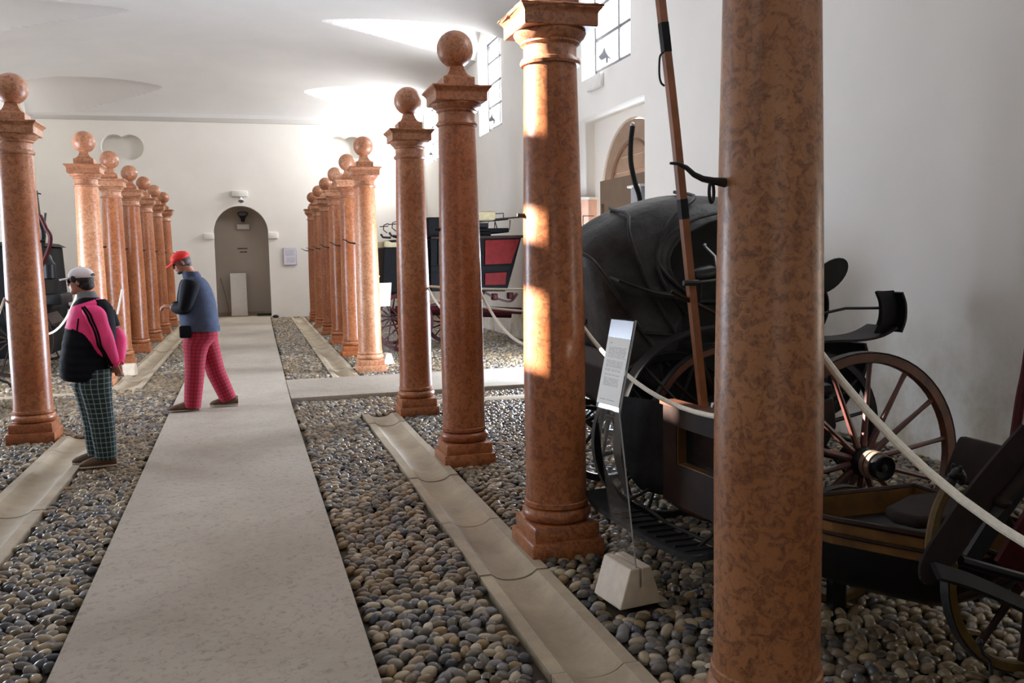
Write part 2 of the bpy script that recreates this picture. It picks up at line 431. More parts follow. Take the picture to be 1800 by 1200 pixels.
def put(name, me, parent=None):
    o = bpy.data.objects.new(name, me); COL.objects.link(o)
    if parent is not None: o.parent = parent
    return o
def tag(o, label=None, cat=None, group=None, kind=None):
    if label: o['label'] = label
    if cat: o['category'] = cat
    if group: o['group'] = group
    if kind: o['kind'] = kind
    return o
def empty(name, loc=(0, 0, 0), rz=0.0):
    o = bpy.data.objects.new(name, None); COL.objects.link(o); o.location = loc; o.rotation_euler[2] = rz; o.empty_display_size = 0.1
    return o
def copy_tree(o, parent=None):
    c = o.copy(); COL.objects.link(c)
    if parent is not None: c.parent = parent
    for ch in list(o.children): copy_tree(ch, c)
    return c
def root_at(name, loc, label, cat, group=None):
    """thing root at its base; parts are built in world space and shifted by -loc"""
    return tag(empty(name, loc), label, cat, group)
class Part:
    """builds parts given in world coordinates under a root standing at loc"""
    def __init__(s, root): s.root = root; s.o = Vector(root.location)
    def __call__(s, name, mb, mat, smooth=True, label=None, parent=None, own=None):
        mb.v = [tuple(Vector(p) - s.o) for p in mb.v]
        ob = mb.build(name, mat, parent or s.root, smooth)
        if label: ob['label'] = label
        return ob

# ------------------------------------------------------------------ setting: walls
def wall_curve(name, splines, thickness, M4, mat, kind='structure'):
    cu = bpy.data.curves.new('tmp', 'CURVE'); cu.dimensions = '2D'; cu.fill_mode = 'BOTH'; cu.extrude = thickness / 2
    for pts in splines:
        sp = cu.splines.new('POLY'); sp.points.add(len(pts) - 1); sp.use_cyclic_u = True
        for q, p in zip(sp.points, pts): q.co = (p[0], p[1], 0, 1)
    ob = bpy.data.objects.new('tmp', cu); COL.objects.link(ob)
    dg = bpy.context.evaluated_depsgraph_get(); dg.update()
    me = bpy.data.meshes.new_from_object(ob.evaluated_get(dg)); bpy.data.objects.remove(ob); bpy.data.curves.remove(cu)
    me.transform(M4); me.name = name; me.materials.clear(); me.materials.append(mat)
    return tag(put(name, me), kind=kind)
def rect(a, b, c, d): return [(a, c), (b, c), (b, d), (a, d)]
ZT = 7.05
MX = lambda x: Matrix(((0, 0, 1, x), (1, 0, 0, 0), (0, 1, 0, 0), (0, 0, 0, 1)))      # (y,z) plane at X
MY = lambda y: Matrix(((1, 0, 0, 0), (0, 0, -1, y), (0, 1, 0, 0), (0, 0, 0, 1)))     # (x,z) plane at Y
WZ0, WZ1, WH = 4.30, 6.30, 0.93
outline = [(YB, -0.1), (11.05, -0.1), (11.05, 3.72), (13.65, 3.72), (13.65, -0.1), (YF + 0.3, -0.1), (YF + 0.3, ZT), (YB, ZT)]
holes = [rect(y - WH, min(y + WH, YF - 0.02), WZ0, WZ1) for y in WIN_Y]
wall_curve('wall_right', [outline] + holes, 0.32, MX(XR + 0.16), M['plaster_stained'])
# door recess: back wall with an arched doorway, jambs are the wall's own thickness
arch = [(12.22 + 1.18 * math.cos(a), 2.42 + 1.18 * math.sin(a)) for a in np.linspace(0, PI, 25)]
ol = [(10.8, -0.1), (11.04, -0.1)] + [(p[0], p[1]) for p in arch[::-1]] + [(13.40, -0.1), (13.9, -0.1), (13.9, 3.9), (10.8, 3.9)]
wall_curve('wall_right', [ol], 0.10, MX(XR + 0.37), M['plaster'])
MB().box((XR + 0.75, 12.4, 3.2), (0.04, 3.2, 1.5)).build('wall_right', M['plaster'])['kind'] = 'structure'
# left wall: unseen sun window cut into slots for its patches; added backings close others
SUN_SLOTS = [rect(7.55, 8.25, 3.60, 4.10), rect(7.55, 8.25, 4.30, 4.54), rect(7.55, 8.25, 4.88, 5.95)]
wall_curve('wall_left', [rect(YB, YF + 0.3, -0.1, ZT)] + SUN_SLOTS + [rect(y - WH, min(y + WH, YF - .02), WZ0, WZ1) for y in (WIN_Y[0], WIN_Y[2], WIN_Y[3], WIN_Y[4])] + [rect(10.7, 12.9, 0.0, 2.7)], 0.24, MX(XL - 0.12), M['plaster'])
mb = MB()  # added behind the left openings to keep the sun out
for y in (WIN_Y[0], WIN_Y[2], WIN_Y[3], WIN_Y[4]): mb.box((XL - 0.36, y, 5.2), (0.04, 2.2, 2.4))
mb.box((XL - 0.38, 11.8, 1.35), (0.04, 2.4, 2.9)); mb.build('wall_left', M['plaster'])['kind'] = 'structure'
MB().box((-0.2, YB - 0.06, ZT / 2), (10.9, 0.12, ZT + .2)).build('wall_back', M['plaster'])['kind'] = 'structure'
# far wall: arched niche and two double-lobed blind openings
ax0, ar = -0.215, 0.735
na = [(ax0 + ar * math.cos(a), 2.43 + ar * math.sin(a)) for a in np.linspace(0, PI, 29)]
ol = [(XL - 0.2, -0.1), (ax0 - ar, -0.1)] + na[::-1] + [(ax0 + ar, -0.1), (XR + 0.2, -0.1), (XR + 0.2, ZT), (XL - 0.2, ZT)]
def lobes(xa, xb, z, r):
    pts = []; h = (xb - xa) / 2; a0 = math.acos(h / r)
    for a in np.linspace(a0, 2 * PI - a0, 22): pts.append((xa + r * math.cos(a), z + r * math.sin(a)))
    for a in np.linspace(PI + a0, 3 * PI - a0, 22): pts.append((xb + r * math.cos(a), z + r * math.sin(a)))
    return pts
wall_curve('wall_far', [ol, lobes(-3.37, -2.97, 4.74, 0.335), lobes(2.57, 2.97, 4.80, 0.335)], 0.30, MY(YF + 0.15), M['plaster'])
mb = MB(); mb.box((-3.17, YF + 0.31, 4.74), (1.3, 0.02, 0.9)).box((2.77, YF + 0.31, 4.8), (1.3, 0.02, 0.9)); mb.build('wall_far', M['plaster'])['kind'] = 'structure'
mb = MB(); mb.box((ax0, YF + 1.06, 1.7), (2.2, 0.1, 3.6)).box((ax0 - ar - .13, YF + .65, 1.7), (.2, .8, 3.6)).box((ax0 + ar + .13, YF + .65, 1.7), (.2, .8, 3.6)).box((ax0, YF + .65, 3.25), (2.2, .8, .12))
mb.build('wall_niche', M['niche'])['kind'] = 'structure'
mb = MB(); mb.box((ax0, YF + 0.99, 0.09), (1.46, 0.03, 0.10)); tag(mb.build('baseboard_niche', M['trough']), kind='structure')
for k, x in enumerate((ax0 - ar - 0.12, ax0 + ar + 0.12)):
    tag(MB().box((x + (0.0 if k == 0 else 0.01), YF + 0.0, 2.33), (0.27, 0.10, 0.17), bev=0.008).build('trim_%d' % (k + 1), M['plaster']), kind='structure')
tag(MB().box(((XL + XR) / 2, YF - 0.015, 5.50), (XR - XL, 0.03, 0.12), bev=0.008).build('trim_3', M['cornice']), kind='structure')

# ------------------------------------------------------------------ ceiling: low vault with lunettes
XC, HW = -0.2, 5.27
xs = np.linspace(XL - 0.02, XR + 0.02, 150); ys = np.arange(YB, YF + 0.031, 0.07)
XX, YY = np.meshgrid(xs, ys, indexing='ij')
u_ = np.clip(np.abs(XX - XC) / HW, 0, 1); zx = 5.97 + 0.48 * (1 - u_ ** 2.2) ** 0.9
v_ = np.clip(1 - (YF - YY) / 4.5, 0, 1); fy = (1 - v_ ** 2.6) ** 0.55
ZZ = 5.5 + (zx - 5.5) * fy
def fy_at(y): return (1 - np.clip(1 - (YF - y) / 4.5, 0, 1) ** 2.6) ** 0.55
zt_ = 5.97 + 0.48 * (1 - (1.8 / HW) ** 2.2) ** 0.9
for wy in WIN_Y:                                   # pointed lunettes: cones that widen and rise from the tip to the wall
    ax_ = np.clip((np.abs(XX - XC) - 1.8) / 3.42, 0, 1)
    line = 5.5 + (zx - 5.5) * fy_at(wy); ztip = 5.5 + (zt_ - 5.5) * fy_at(wy)
    H_ = ztip + (6.82 - ztip) * ax_ ** .9 - line
    t_ = np.abs(YY - wy) / (1.08 * np.clip(ax_ * 1.5, 1e-4, 1) ** .75)
    ZZ = ZZ + np.where((t_ < 1) & (ax_ > 0), np.maximum(H_, 0) * (1 - t_ ** 2.2), 0)
nx, ny = XX.shape
vs = np.stack([XX, YY, ZZ], -1).reshape(-1, 3)
ii = (np.arange(nx - 1)[:, None] * ny + np.arange(ny - 1)[None, :]).reshape(-1)
fs = np.stack([ii, ii + 1, ii + ny + 1, ii + ny], -1)
me = bpy.data.meshes.new('ceiling'); me.from_pydata(vs.tolist(), [], fs.tolist()); me.materials.append(M['ceiling'])
me.polygons.foreach_set('use_smooth', [True] * len(me.polygons)); me.set_sharp_from_angle(angle=math.radians(5))
tag(put('ceiling', me), kind='structure')
tag(MB().box(((XL + XR) / 2, (YB + YF) / 2, ZT + 0.05), (11.6, 32.4, 0.08)).build('roof', M['plaster']), kind='structure')

# windows in the right wall
def window(n, wy, sill_box=True):
    o = Vector((XR + 0.25, wy, WZ0)); r_ = tag(empty('window_%d' % n, o), kind='structure'); P = Part(r_)
    y0, y1 = wy - WH, min(wy + WH, YF - .02)
    mb = MB(); yc = (y0 + y1) / 2; wd = y1 - y0
    for z in (WZ0 + .02, WZ1 - .02): mb.box((o.x, yc, z), (0.05, wd, 0.04))
    for y in (y0 + .02, y1 - .02): mb.box((o.x, y, (WZ0 + WZ1) / 2), (0.05, 0.04, WZ1 - WZ0))
    P('window_frame', mb, M['frame_paint'], False)
    P('mullion', MB().box((o.x, yc, (WZ0 + WZ1) / 2), (0.045, 0.055, WZ1 - WZ0 - .08)), M['frame_paint'], False)
    for z in (4.44, 4.92, 5.40, 5.88): P('glazing_bar', MB().box((o.x, yc, z), (0.035, wd - .08, 0.045)), M['frame_paint'], False)
    zz = [WZ0 + .04, 4.44, 4.92, 5.40, 5.88, WZ1 - .04]
    for a, b in zip(zz[:-1], zz[1:]):
        for (c, d) in ((y0 + .04, yc - .0175), (yc + .0175, y1 - .04)):
            P('pane', MB().box((o.x, (c + d) / 2, (a + b) / 2), (0.006, d - c, b - a - .03)), M['glass'], False)
for n, wy in enumerate(WIN_Y[1:]): window(n + 1, wy)

# ------------------------------------------------------------------ floor, walkway, gutters
mb = MB().box((XC, 11.0, -0.22), (11.4, 34.0, 0.22))
for (a, b, c, d) in ((XL - .2, -1.82, YB, YF), (-1.41, 1.05, YB, YF), (1.42, XR + .3, YB, YF), (-1.83, -1.40, 9.31, 12.54), (1.04, 1.43, 9.43, 12.54), (-1.45, -1.38, 12.5, YF), (1.38, 1.44, 12.5, YF), (-1.84, -1.39, YB, 1.19), (1.04, 1.44, YB, 1.19), (-1.83, -1.80, 1.2, 9.3)):
    mb.box(((a + b) / 2, (c + d) / 2, -0.07), (b - a, d - c, 0.085))
fl = mb.build('floor', M['mortar'], smooth=False); tag(fl, kind='structure')
WALK = [(-5.0, -0.80, 0.42), (3.0, -0.82, 0.41), (10.0, -0.90, 0.37), (20.0, -0.98, 0.42), (27.5, -1.0, 0.48)]
mb = MB(); vs = []; 
for (y, a, b) in WALK: vs += [(a, y, -0.02), (b, y, -0.02), (b, y, 0.045), (a, y, 0.045)]
fs = [(3, 2, 1, 0)]
for i in range(len(WALK) - 1):
    for k in range(4): fs.append((i * 4 + k, i * 4 + (k + 1) % 4, i * 4 + 4 + (k + 1) % 4, i * 4 + 4 + k))
fs.append((16, 17, 18, 19)); mb.add(vs, fs); tag(mb.build('floor_walkway', M['concrete'], smooth=False), kind='structure')
def slab(name, x0, x1, y0, y1, z0, z1, mat): return tag(MB().box(((x0 + x1) / 2, (y0 + y1) / 2, (z0 + z1) / 2), (x1 - x0, y1 - y0, z1 - z0), bev=0.006).build(name, mat, smooth=True), kind='structure')
slab('floor_cross_walkway', 0.385, XR + 0.3, 10.62, 12.28, -0.03, 0.05, M['concrete'])
slab('floor_stone_strip', 1.80, 5.0, 9.82, 10.12, -0.05, 0.006, M['trough'])
slab('floor_stone_strip', XL, -2.25, 12.25, 12.50, -0.05, 0.006, M['trough'])
slab('floor_threshold', -1.1, 0.6, YF - 0.12, YF + 1.0, -0.05, 0.05, M['trough'])

def gutter(x0, x1, y0, y1, seed):
    R = random.Random(seed); root = tag(empty('gutter_channel', ((x0 + x1) / 2, y0, 0)), kind='structure'); P = Part(root)
    y = y0; i = 0
    while y < y1 - 0.05:
        L = min(R.uniform(0.95, 1.25), y1 - y); dish = R.uniform(0.006, 0.016); dz = R.uniform(-0.006, 0.006)
        nx_, ny_ = 13, 15; vs = []
        for a in range(nx_):
            for b in range(ny_):
                s_, q = a / (nx_ - 1), b / (ny_ - 1); c = (s_ - 0.5) * 2
                inner = 1 - abs(c) / 0.62
                h = 0.0
                if inner > 0:
                    h = -0.040 * (1 - (abs(c) / 0.62) ** 2.2) ** 0.6
                    e = min(q, 1 - q) * 2; ee = 1 - ((1 - e) ** 2 + (c / 0.62) ** 2 * .9)
                    h -= dish * math.sqrt(max(0, ee))
                vs.append((x0 + (x1 - x0) * s_, y + 0.006 + (L - 0.012) * q, 0.014 + dz + h))
        n0 = len(vs); fs = []
        for a in range(nx_ - 1):
            for b in range(ny_ - 1): fs.append((a * ny_ + b, (a + 1) * ny_ + b, (a + 1) * ny_ + b + 1, a * ny_ + b + 1))
        rim = [a * ny_ for a in range(nx_)] + [(nx_ - 1) * ny_ + b for b in range(1, ny_)] + [a * ny_ + ny_ - 1 for a in range(nx_ - 2, -1, -1)] + [b for b in range(ny_ - 2, 0, -1)]
        for k in rim: vs.append((vs[k][0], vs[k][1], -0.09))
        for k in range(len(rim)):
            k2 = (k + 1) % len(rim); fs.append((rim[k], rim[k2], n0 + k2, n0 + k))
        P('gutter_stone', MB().add(vs, fs), M['trough'])
        y += L; i += 1
gutter(1.06, 1.43, 1.2, 9.42, 1); gutter(1.03, 1.40, 12.55, 26.4, 2)
gutter(-1.80, -1.40, 1.2, 9.30, 3); gutter(-1.83, -1.45, 12.55, 26.4, 4)

# pebbles
PCOL = [srgb(*c) for c in [(140, 130, 114), (112, 104, 94), (84, 82, 82), (164, 148, 122), (122, 114, 104), (66, 68, 74), (182, 166, 138),
                           (146, 120, 82), (98, 90, 76), (128, 126, 126), (106, 90, 66), (156, 138, 112), (78, 76, 74), (196, 184, 160)]]
COLS_R = [(1.58, 2.52), (1.60, 4.71), (1.60, 7.0), (1.63, 9.37), (1.63, 13.2), (1.63, 15.45), (1.63, 17.7), (1.63, 19.95), (1.63, 22.1), (1.63, 24.3)]
COLS_L = [(-2.03, 9.33), (-2.05, 13.2), (-2.05, 15.45), (-2.03, 17.7), (-2.03, 19.95), (-2.03, 22.1), (-2.03, 24.3)]
def pebble_template(n, rings):
    vs = [(0, 0, 1)]; fs = []
    for i in range(1, rings + 1):
        th = (PI / 2 + 0.35) * i / rings
        for k in range(n):
            a = 2 * PI * (k + 0.5 * (i % 2)) / n; vs.append((math.sin(th) * math.cos(a), math.sin(th) * math.sin(a), math.cos(th)))
    for k in range(n): fs.append((0, 1 + k, 1 + (k + 1) % n))
    for i in range(rings - 1):
        for k in range(n):
            a, b = 1 + i * n + k, 1 + i * n + (k + 1) % n; c, d = a + n, b + n
            fs.append((a, c, d)); fs.append((a, d, b))
    return np.array(vs), np.array(fs)
def walk_x(y): return np.interp(y, [q[0] for q in WALK], [q[1] for q in WALK]), np.interp(y, [q[0] for q in WALK], [q[2] for q in WALK])
sx, sy = 0.063, 0.054
gx = np.arange(XL + 0.03, XR, sx); gy = np.arange(1.9, YF, sy)
PX, PY = np.meshgrid(gx, gy, indexing='ij'); PX = PX + (np.arange(len(gy)) % 2)[None, :] * sx / 2
PX = (PX + rng.uniform(-.30, .30, PX.shape) * sx).ravel(); PY = (PY + rng.uniform(-.30, .30, PY.shape) * sy).ravel()
cc = np.stack([PX, PY, np.full_like(PX, -CAM_H)], 0); pc = AX.T @ cc
UU = 900 + F_PX * pc[0] / np.maximum(pc[2], .1); VV = 600 + F_PX * pc[1] / np.maximum(pc[2], .1)
wl, wr = walk_x(PY)
ok = (pc[2] > 1.2) & (UU > -750) & (UU < 2300) & (VV < 1750)
ok &= ~((PX > wl - .03) & (PX < wr + .03)) & ~((PY > 10.59) & (PY < 12.31) & (PX > 0.3))
for (a, b, c, d) in ((1.03, 1.46, 1.2, 9.45), (1.0, 1.43, 12.52, 26.4), (-1.83, -1.37, 1.2, 9.33), (-1.86, -1.42, 12.52, 26.4), (1.78, 5.02, 9.8, 10.14), (XL, -2.23, 12.23, 12.52)):
    ok &= ~((PX > a) & (PX < b) & (PY > c) & (PY < d))
for (x, y) in COLS_R + COLS_L: ok &= ~((abs(PX - x) < 0.215) & (abs(PY - y) < 0.215))
ok &= ~((abs(PX - 1.66) < .12) & (abs(PY - 3.83) < .12))
PX, PY, D, UU, VV = PX[ok], PY[ok], pc[2][ok], UU[ok], VV[ok]
N = len(PX)
la = rng.uniform(.032, .047, N); lb = rng.uniform(.024, .031, N); lc = rng.uniform(.017, .027, N)
yaw = rng.normal(0.5, 0.75, N); tilt = rng.normal(0, .28, N); tilt2 = rng.normal(0, .2, N); pz = rng.uniform(-.014, -.004, N)
tone = np.sin(PX * 1.7 + 1) * np.cos(PY * 1.1) * .5 + .5
ci = rng.integers(0, len(PCOL), N); pcol = np.array(PCOL)[ci]; pcol[:, :3] *= rng.uniform(.75, 1.1, (N, 1))
dust = np.clip(np.sin(PX * 2.3 + 1.2) * np.cos(PY * 1.3 + PX) * .5 + rng.normal(0.15, .25, N), 0, .75)[:, None]
pcol[:, :3] = pcol[:, :3] * (1 - dust) + np.array(srgb(132, 110, 76))[None, :3] * dust
def rot_all(idx):
    cy, sy_ = np.cos(yaw[idx]), np.sin(yaw[idx]); ct, st = np.cos(tilt[idx]), np.sin(tilt[idx]); cr, sr = np.cos(tilt2[idx]), np.sin(tilt2[idx]); z = np.zeros_like(cy); o = z + 1
    Rz = np.array([[cy, -sy_, z], [sy_, cy, z], [z, z, o]]).transpose(2, 0, 1); Ry = np.array([[ct, z, st], [z, o, z], [-st, z, ct]]).transpose(2, 0, 1)
    Rx = np.array([[o, z, z], [z, cr, -sr], [z, sr, cr]]).transpose(2, 0, 1)
    return Rz @ Ry @ Rx
blocked = np.zeros(N, bool)
vis = (UU > 10) & (UU < 1790) & (VV < 1190) & ~((UU > 1255) & (UU < 1450)) & ~((PX > 2.0) & (PY < 4.2))
order = np.argsort(np.where(vis, D, 1e9)); single = order[:300]
rest = np.ones(N, bool); rest[single] = False
def pebble_mesh(name, idx, n, rings):
    tv, tf = pebble_template(n, rings); K = len(idx)
    V = tv[None] * np.stack([la[idx], lb[idx], lc[idx]], -1)[:, None, :]
    V = np.einsum('kij,knj->kni', rot_all(idx), V) + np.stack([PX[idx], PY[idx], pz[idx]], -1)[:, None, :]
    Fc = (tf[None] + (np.arange(K) * len(tv))[:, None, None]).reshape(-1, 3)
    me = bpy.data.meshes.new(name); nv, nf = K * len(tv), len(Fc)
    me.vertices.add(nv); me.vertices.foreach_set('co', V.reshape(-1).astype(np.float32))
    me.loops.add(nf * 3); me.loops.foreach_set('vertex_index', Fc.reshape(-1).astype(np.int32))
    me.polygons.add(nf); me.polygons.foreach_set('loop_start', (np.arange(nf) * 3).astype(np.int32)); me.polygons.foreach_set('use_smooth', np.ones(nf, bool))
    me.update(calc_edges=True)
    ca = me.color_attributes.new('pebble_colour', 'FLOAT_COLOR', 'POINT')
    ca.data.foreach_set('color', np.repeat(pcol[idx], len(tv), 0).reshape(-1).astype(np.float32))
    me.materials.append(M['pebble']); return me
for nm, msk, n, r_ in (('pebble_bed', rest & (D < 8), 9, 3), ('pebble_bed', rest & (D >= 8) & (D < 14), 7, 2), ('pebble_bed', rest & (D >= 14), 5, 2)):
    tag(put(nm, pebble_mesh(nm, np.where(msk)[0], n, r_), fl), kind='stuff')
# the 300 pebbles that show largest, each its own object, sharing 14 meshes
tv, tf = pebble_template(10, 3); pm = []
for k, c in enumerate(PCOL):
    me = bpy.data.meshes.new('pebble'); me.from_pydata(tv.tolist(), [], tf.tolist()); me.polygons.foreach_set('use_smooth', [True] * len(me.polygons))
    ca = me.color_attributes.new('pebble_colour', 'FLOAT_COLOR', 'POINT')
    ca.data.foreach_set('color', np.tile(np.array(c), len(tv)).astype(np.float32)); me.materials.append(M['pebble']); pm.append(me)
RR = rot_all(single)
for j, i in enumerate(single):
    o = put('pebble', pm[ci[i]], fl)
    mm = Matrix(RR[j].tolist()).to_4x4() @ Matrix.Diagonal((la[i], lb[i], lc[i], 1)); mm.translation = (PX[i], PY[i], pz[i])
    o.matrix_basis = mm

# ------------------------------------------------------------------ marble columns
def make_column_meshes(shaft_mat, cap_mat):
    d = {}
    mb = MB(); mb.box((0, 0, 0.035), (0.415, 0.415, 0.11), bev=0.01).box((0, 0, 0.13), (0.375, 0.375, 0.09), bev=0.012); d['plinth'] = mb.mesh('plinth', shaft_mat)
    prof = [(0.15, .172)] + [(0.155 + 0.040 * math.cos(a), .215 + .040 * math.sin(a)) for a in np.linspace(-PI / 2, PI / 2, 9)] + [(0.176, .258), (0.180, .262), (0.180, .285), (0.174, .290)]
    d['torus_moulding'] = MB().lathe(prof, 40).mesh('torus_moulding', shaft_mat)
    prof = []
    for q in np.linspace(0, 1, 22):
        z = .288 + (2.66 - .288) * q
        r = 0.171 - 0.028 * max(0, q - 0.30) ** 1.35 / 0.7 ** 1.35 - 0.004 * max(0, .3 - q) / .3 * 0.5
        if q < .03: r += 0.004
        prof.append((r, z))
    d['shaft'] = MB().lathe(prof, 48).mesh('shaft', shaft_mat)
    prof = [(0.14, 2.655), (0.158, 2.658), (0.164, 2.672), (0.158, 2.688), (0.146, 2.692), (0.143, 2.70), (0.143, 2.755), (0.150, 2.762), (0.160, 2.768), (0.160, 2.778), (0.168, 2.785), (0.186, 2.80), (0.196, 2.82), (0.19, 2.835)]
    d['capital'] = MB().lathe(prof, 40).mesh('capital', cap_mat)
    def sq(levels):
        mb = MB(); vs = []; fs = []
        for (h, z) in levels: vs += [(-h, -h, z), (h, -h, z), (h, h, z), (-h, h, z)]
        fs.append((3, 2, 1, 0))
        for i in range(len(levels) - 1):
            for k in range(4): fs.append((i * 4 + k, i * 4 + (k + 1) % 4, i * 4 + 4 + (k + 1) % 4, i * 4 + 4 + k))
        e = (len(levels) - 1) * 4; fs.append((e, e + 1, e + 2, e + 3)); return mb.add(vs, fs)
    d['abacus'] = sq([(0.196, 2.83), (0.200, 2.836), (0.200, 2.895), (0.205, 2.905), (0.216, 2.918), (0.230, 2.930), (0.230, 2.942), (0.20, 2.946)]).mesh('abacus', cap_mat, smooth=False)
    d['pedestal_block'] = sq([(0.122, 2.944), (0.122, 3.018), (0.118, 3.022), (0.098, 3.030), (0.080, 3.045), (0.066, 3.068), (0.057, 3.092), (0.052, 3.115), (0.045, 3.125)]).mesh('pedestal_block', cap_mat, smooth=False)
    d['ball_finial'] = MB().sphere((0, 0, 3.248), 0.143, 32).mesh('ball_finial', cap_mat)
    h = [(-0.15, 0, 1.86), (-0.17, 0, 1.862), (-0.20, 0, 1.866), (-0.235, 0, 1.872), (-0.265, 0, 1.885), (-0.29, 0, 1.905), (-0.32, 0, 1.918), (-0.345, 0, 1.918)]
    mb = MB().tube(h, [.016, .014, .011, .010, .009, .008, .006, .004], 8)
    d['iron_hook'] = mb.mesh('iron_hook', M['iron'])
    d['hook_stub'] = MB().tube(h[:3], [.016, .012, .010], 8).mesh('iron_hook', M['iron'])
    ring = [(-0.205 , 0.0 + .022 * math.sin(a) * .35, 1.835 + .03 * math.cos(a)) for a in np.linspace(0, 2 * PI, 17)]
    ring = [(-0.205 + .016 * math.sin(a), .015 * math.sin(a), 1.832 + .032 * math.cos(a)) for a in np.linspace(0, 2 * PI, 17)]
    d['hook_ring'] = MB().tube(ring, .0055, 6).mesh('hook_ring', M['iron'])
    return d
CM = make_column_meshes(M['marble'], M['marble_cap'])
CP = make_column_meshes(M['marble_lit'], M['marble_cap'])
CB = make_column_meshes(M['marble_brown'], M['marble_cap'])
LABR = ['mottled red marble column nearest the camera, its top and base out of frame',
        'red marble column with sunlit left side and chipped capital, second in right row',
        'red marble column in right row with full ball finial against bright wall, third from camera',
        'red marble column in right row just before the cross walkway, white gleam on its right edge',
        'pale glowing marble column in right row just beyond the cross walkway',
        'orange marble column directly behind the pale one of the right row',
        'marble column fourth from the far end of the right row',
        'marble column third from the far end of the right row',
        'marble column second from the far end of the right row',
        'smallest and farthest marble column of the right row, by the arched niche wall']
LABL = ['red marble column at the left edge of the frame with pink gleam down its shaft',
        'brightly lit orange marble column behind the woman, second in the left row',
        'marble column directly behind the brightly lit one of the left row',
        'marble column fourth from the camera in the left row, white sign stand before its foot',
        'marble column fifth from the camera in the left row, partly behind the man',
        'marble column second from the far end of the left row',
        'smallest and farthest marble column of the left row']
chip = None
for side, cols, labs in ((1, COLS_R, LABR), (-1, COLS_L, LABL)):
    for i, ((x, y), lb_) in enumerate(zip(cols, labs)):
        pale = (side == 1 and i == 4) or (side == -1 and i == 1)  # these two get the marble with daylight in its colour
        src = CP if pale else CB if (side == 1 and i == 0) else CM
        r_ = tag(empty('marble_column', (x, y, 0)), lb_, 'column', 'marble columns of the right row' if side == 1 else 'marble columns of the left row')
        if side == -1: r_.rotation_euler[2] = PI
        hook = None
        for nm in ('plinth', 'torus_moulding', 'shaft', 'capital', 'abacus', 'pedestal_block', 'ball_finial', 'iron_hook'):
            if nm == 'abacus' and side == 1 and i == 1:
                me = src[nm].copy()                        # broken upper edge on the sunlit column
                bm = bmesh.new(); bm.from_mesh(me)
                es = [e for e in bm.edges if all(abs(v.co.z - 2.942) < 1e-4 or abs(v.co.z - 2.930) < 1e-4 for v in e.verts)]
                bmesh.ops.subdivide_edges(bm, edges=es, cuts=9)
                rr = random.Random(3)
                for v in bm.verts:
                    if v.co.z > 2.925 and max(abs(v.co.x), abs(v.co.y)) > .21:
                        k = rr.uniform(.93, 1.0); v.co.x *= k; v.co.y *= k; v.co.z -= rr.uniform(0, .014)
                bm.to_mesh(me); bm.free()
                o = put(nm, me, r_); o['label'] = 'chipped slab edge'
            elif nm == 'iron_hook' and not (side == 1 and i in (0, 4, 5, 6, 7, 8, 9)):
                o = put(nm, CM['hook_stub'], r_)
            else:
                o = put(nm, src[nm], r_)
            if nm == 'iron_hook': hook = o
        if i == 0 and side == 1: put('hook_ring', CM['hook_ring'], hook)
        if side == 1 and i == 5:
            pass

# ------------------------------------------------------------------ ropes between the columns
def rope(a, b, sag, label, r=0.011, n=18):
    a, b = Vector(a), Vector(b); o = (a + b) / 2; o.z = min(a.z, b.z) - sag
    pts = []
    for k in range(n + 1):
        t_ = k / n; p = a.lerp(b, t_); p.z -= 4 * sag * t_ * (1 - t_); pts.append(p - o)
    ob = MB().tube(pts, r, 8).build('barrier_rope', M['rope']); ob.location = o
    return tag(ob, label, 'rope', 'white barrier ropes')
HX = 1.775
rope((HX, 2.55, 1.33), (HX + .02, 0.25, 1.30), 0.42, 'thick white rope sagging from nearest column to the right frame edge', 0.0125)
rope((HX, 4.71, 1.24), (HX, 2.55, 1.12), 0.20, 'white rope sagging behind the clear sign stand between the two nearest right columns')
rope((HX, 7.02, 1.34), (HX, 4.74, 1.26), 0.26, 'white rope sagging between second and third columns of right row')
rope((HX, 9.38, 1.36), (HX, 7.03, 1.33), 0.24, 'short visible white rope between third and fourth columns of right row')
rope((HX, 9.42, 1.34), (4.95, 9.42, 1.42), 0.10, 'upper taut white rope running from fourth right column to the wall', 0.012)
rope((HX, 9.42, 1.20), (4.95, 9.45, 0.98), 0.10, 'lower taut white rope running from fourth right column to the wall', 0.012)
rope((1.80, 13.2, 1.38), (1.80, 15.5, 1.36), 0.12, 'white rope curving behind the pale glowing right column')
rope((-2.20, 9.40, 1.24), (-2.22, 13.2, 1.34), 0.42, 'white rope curving up between left edge column and the woman', 0.013)
rope((-2.20, 9.30, 1.34), (-2.20, 6.9, 1.30), 0.35, 'white rope at the left frame edge behind the first left column', 0.012)
for (x, y, z, nm_) in ((HX, 2.55, 1.33, 'nearest'), (HX, 4.72, 1.25, 'sunlit second'), (HX, 7.02, 1.335, 'third'), (HX, 9.40, 1.35, 'fourth')):
    tag(MB().tube([(x - .04, y, z + .01), (x, y, z), (x + .02, y, z + .012), (x + .022, y, z + .035)], .006, 6).build('rope_hook', M['iron']), 'small black iron rope hook on the %s column of the right row' % nm_, 'hook', 'rope hooks on the right columns')

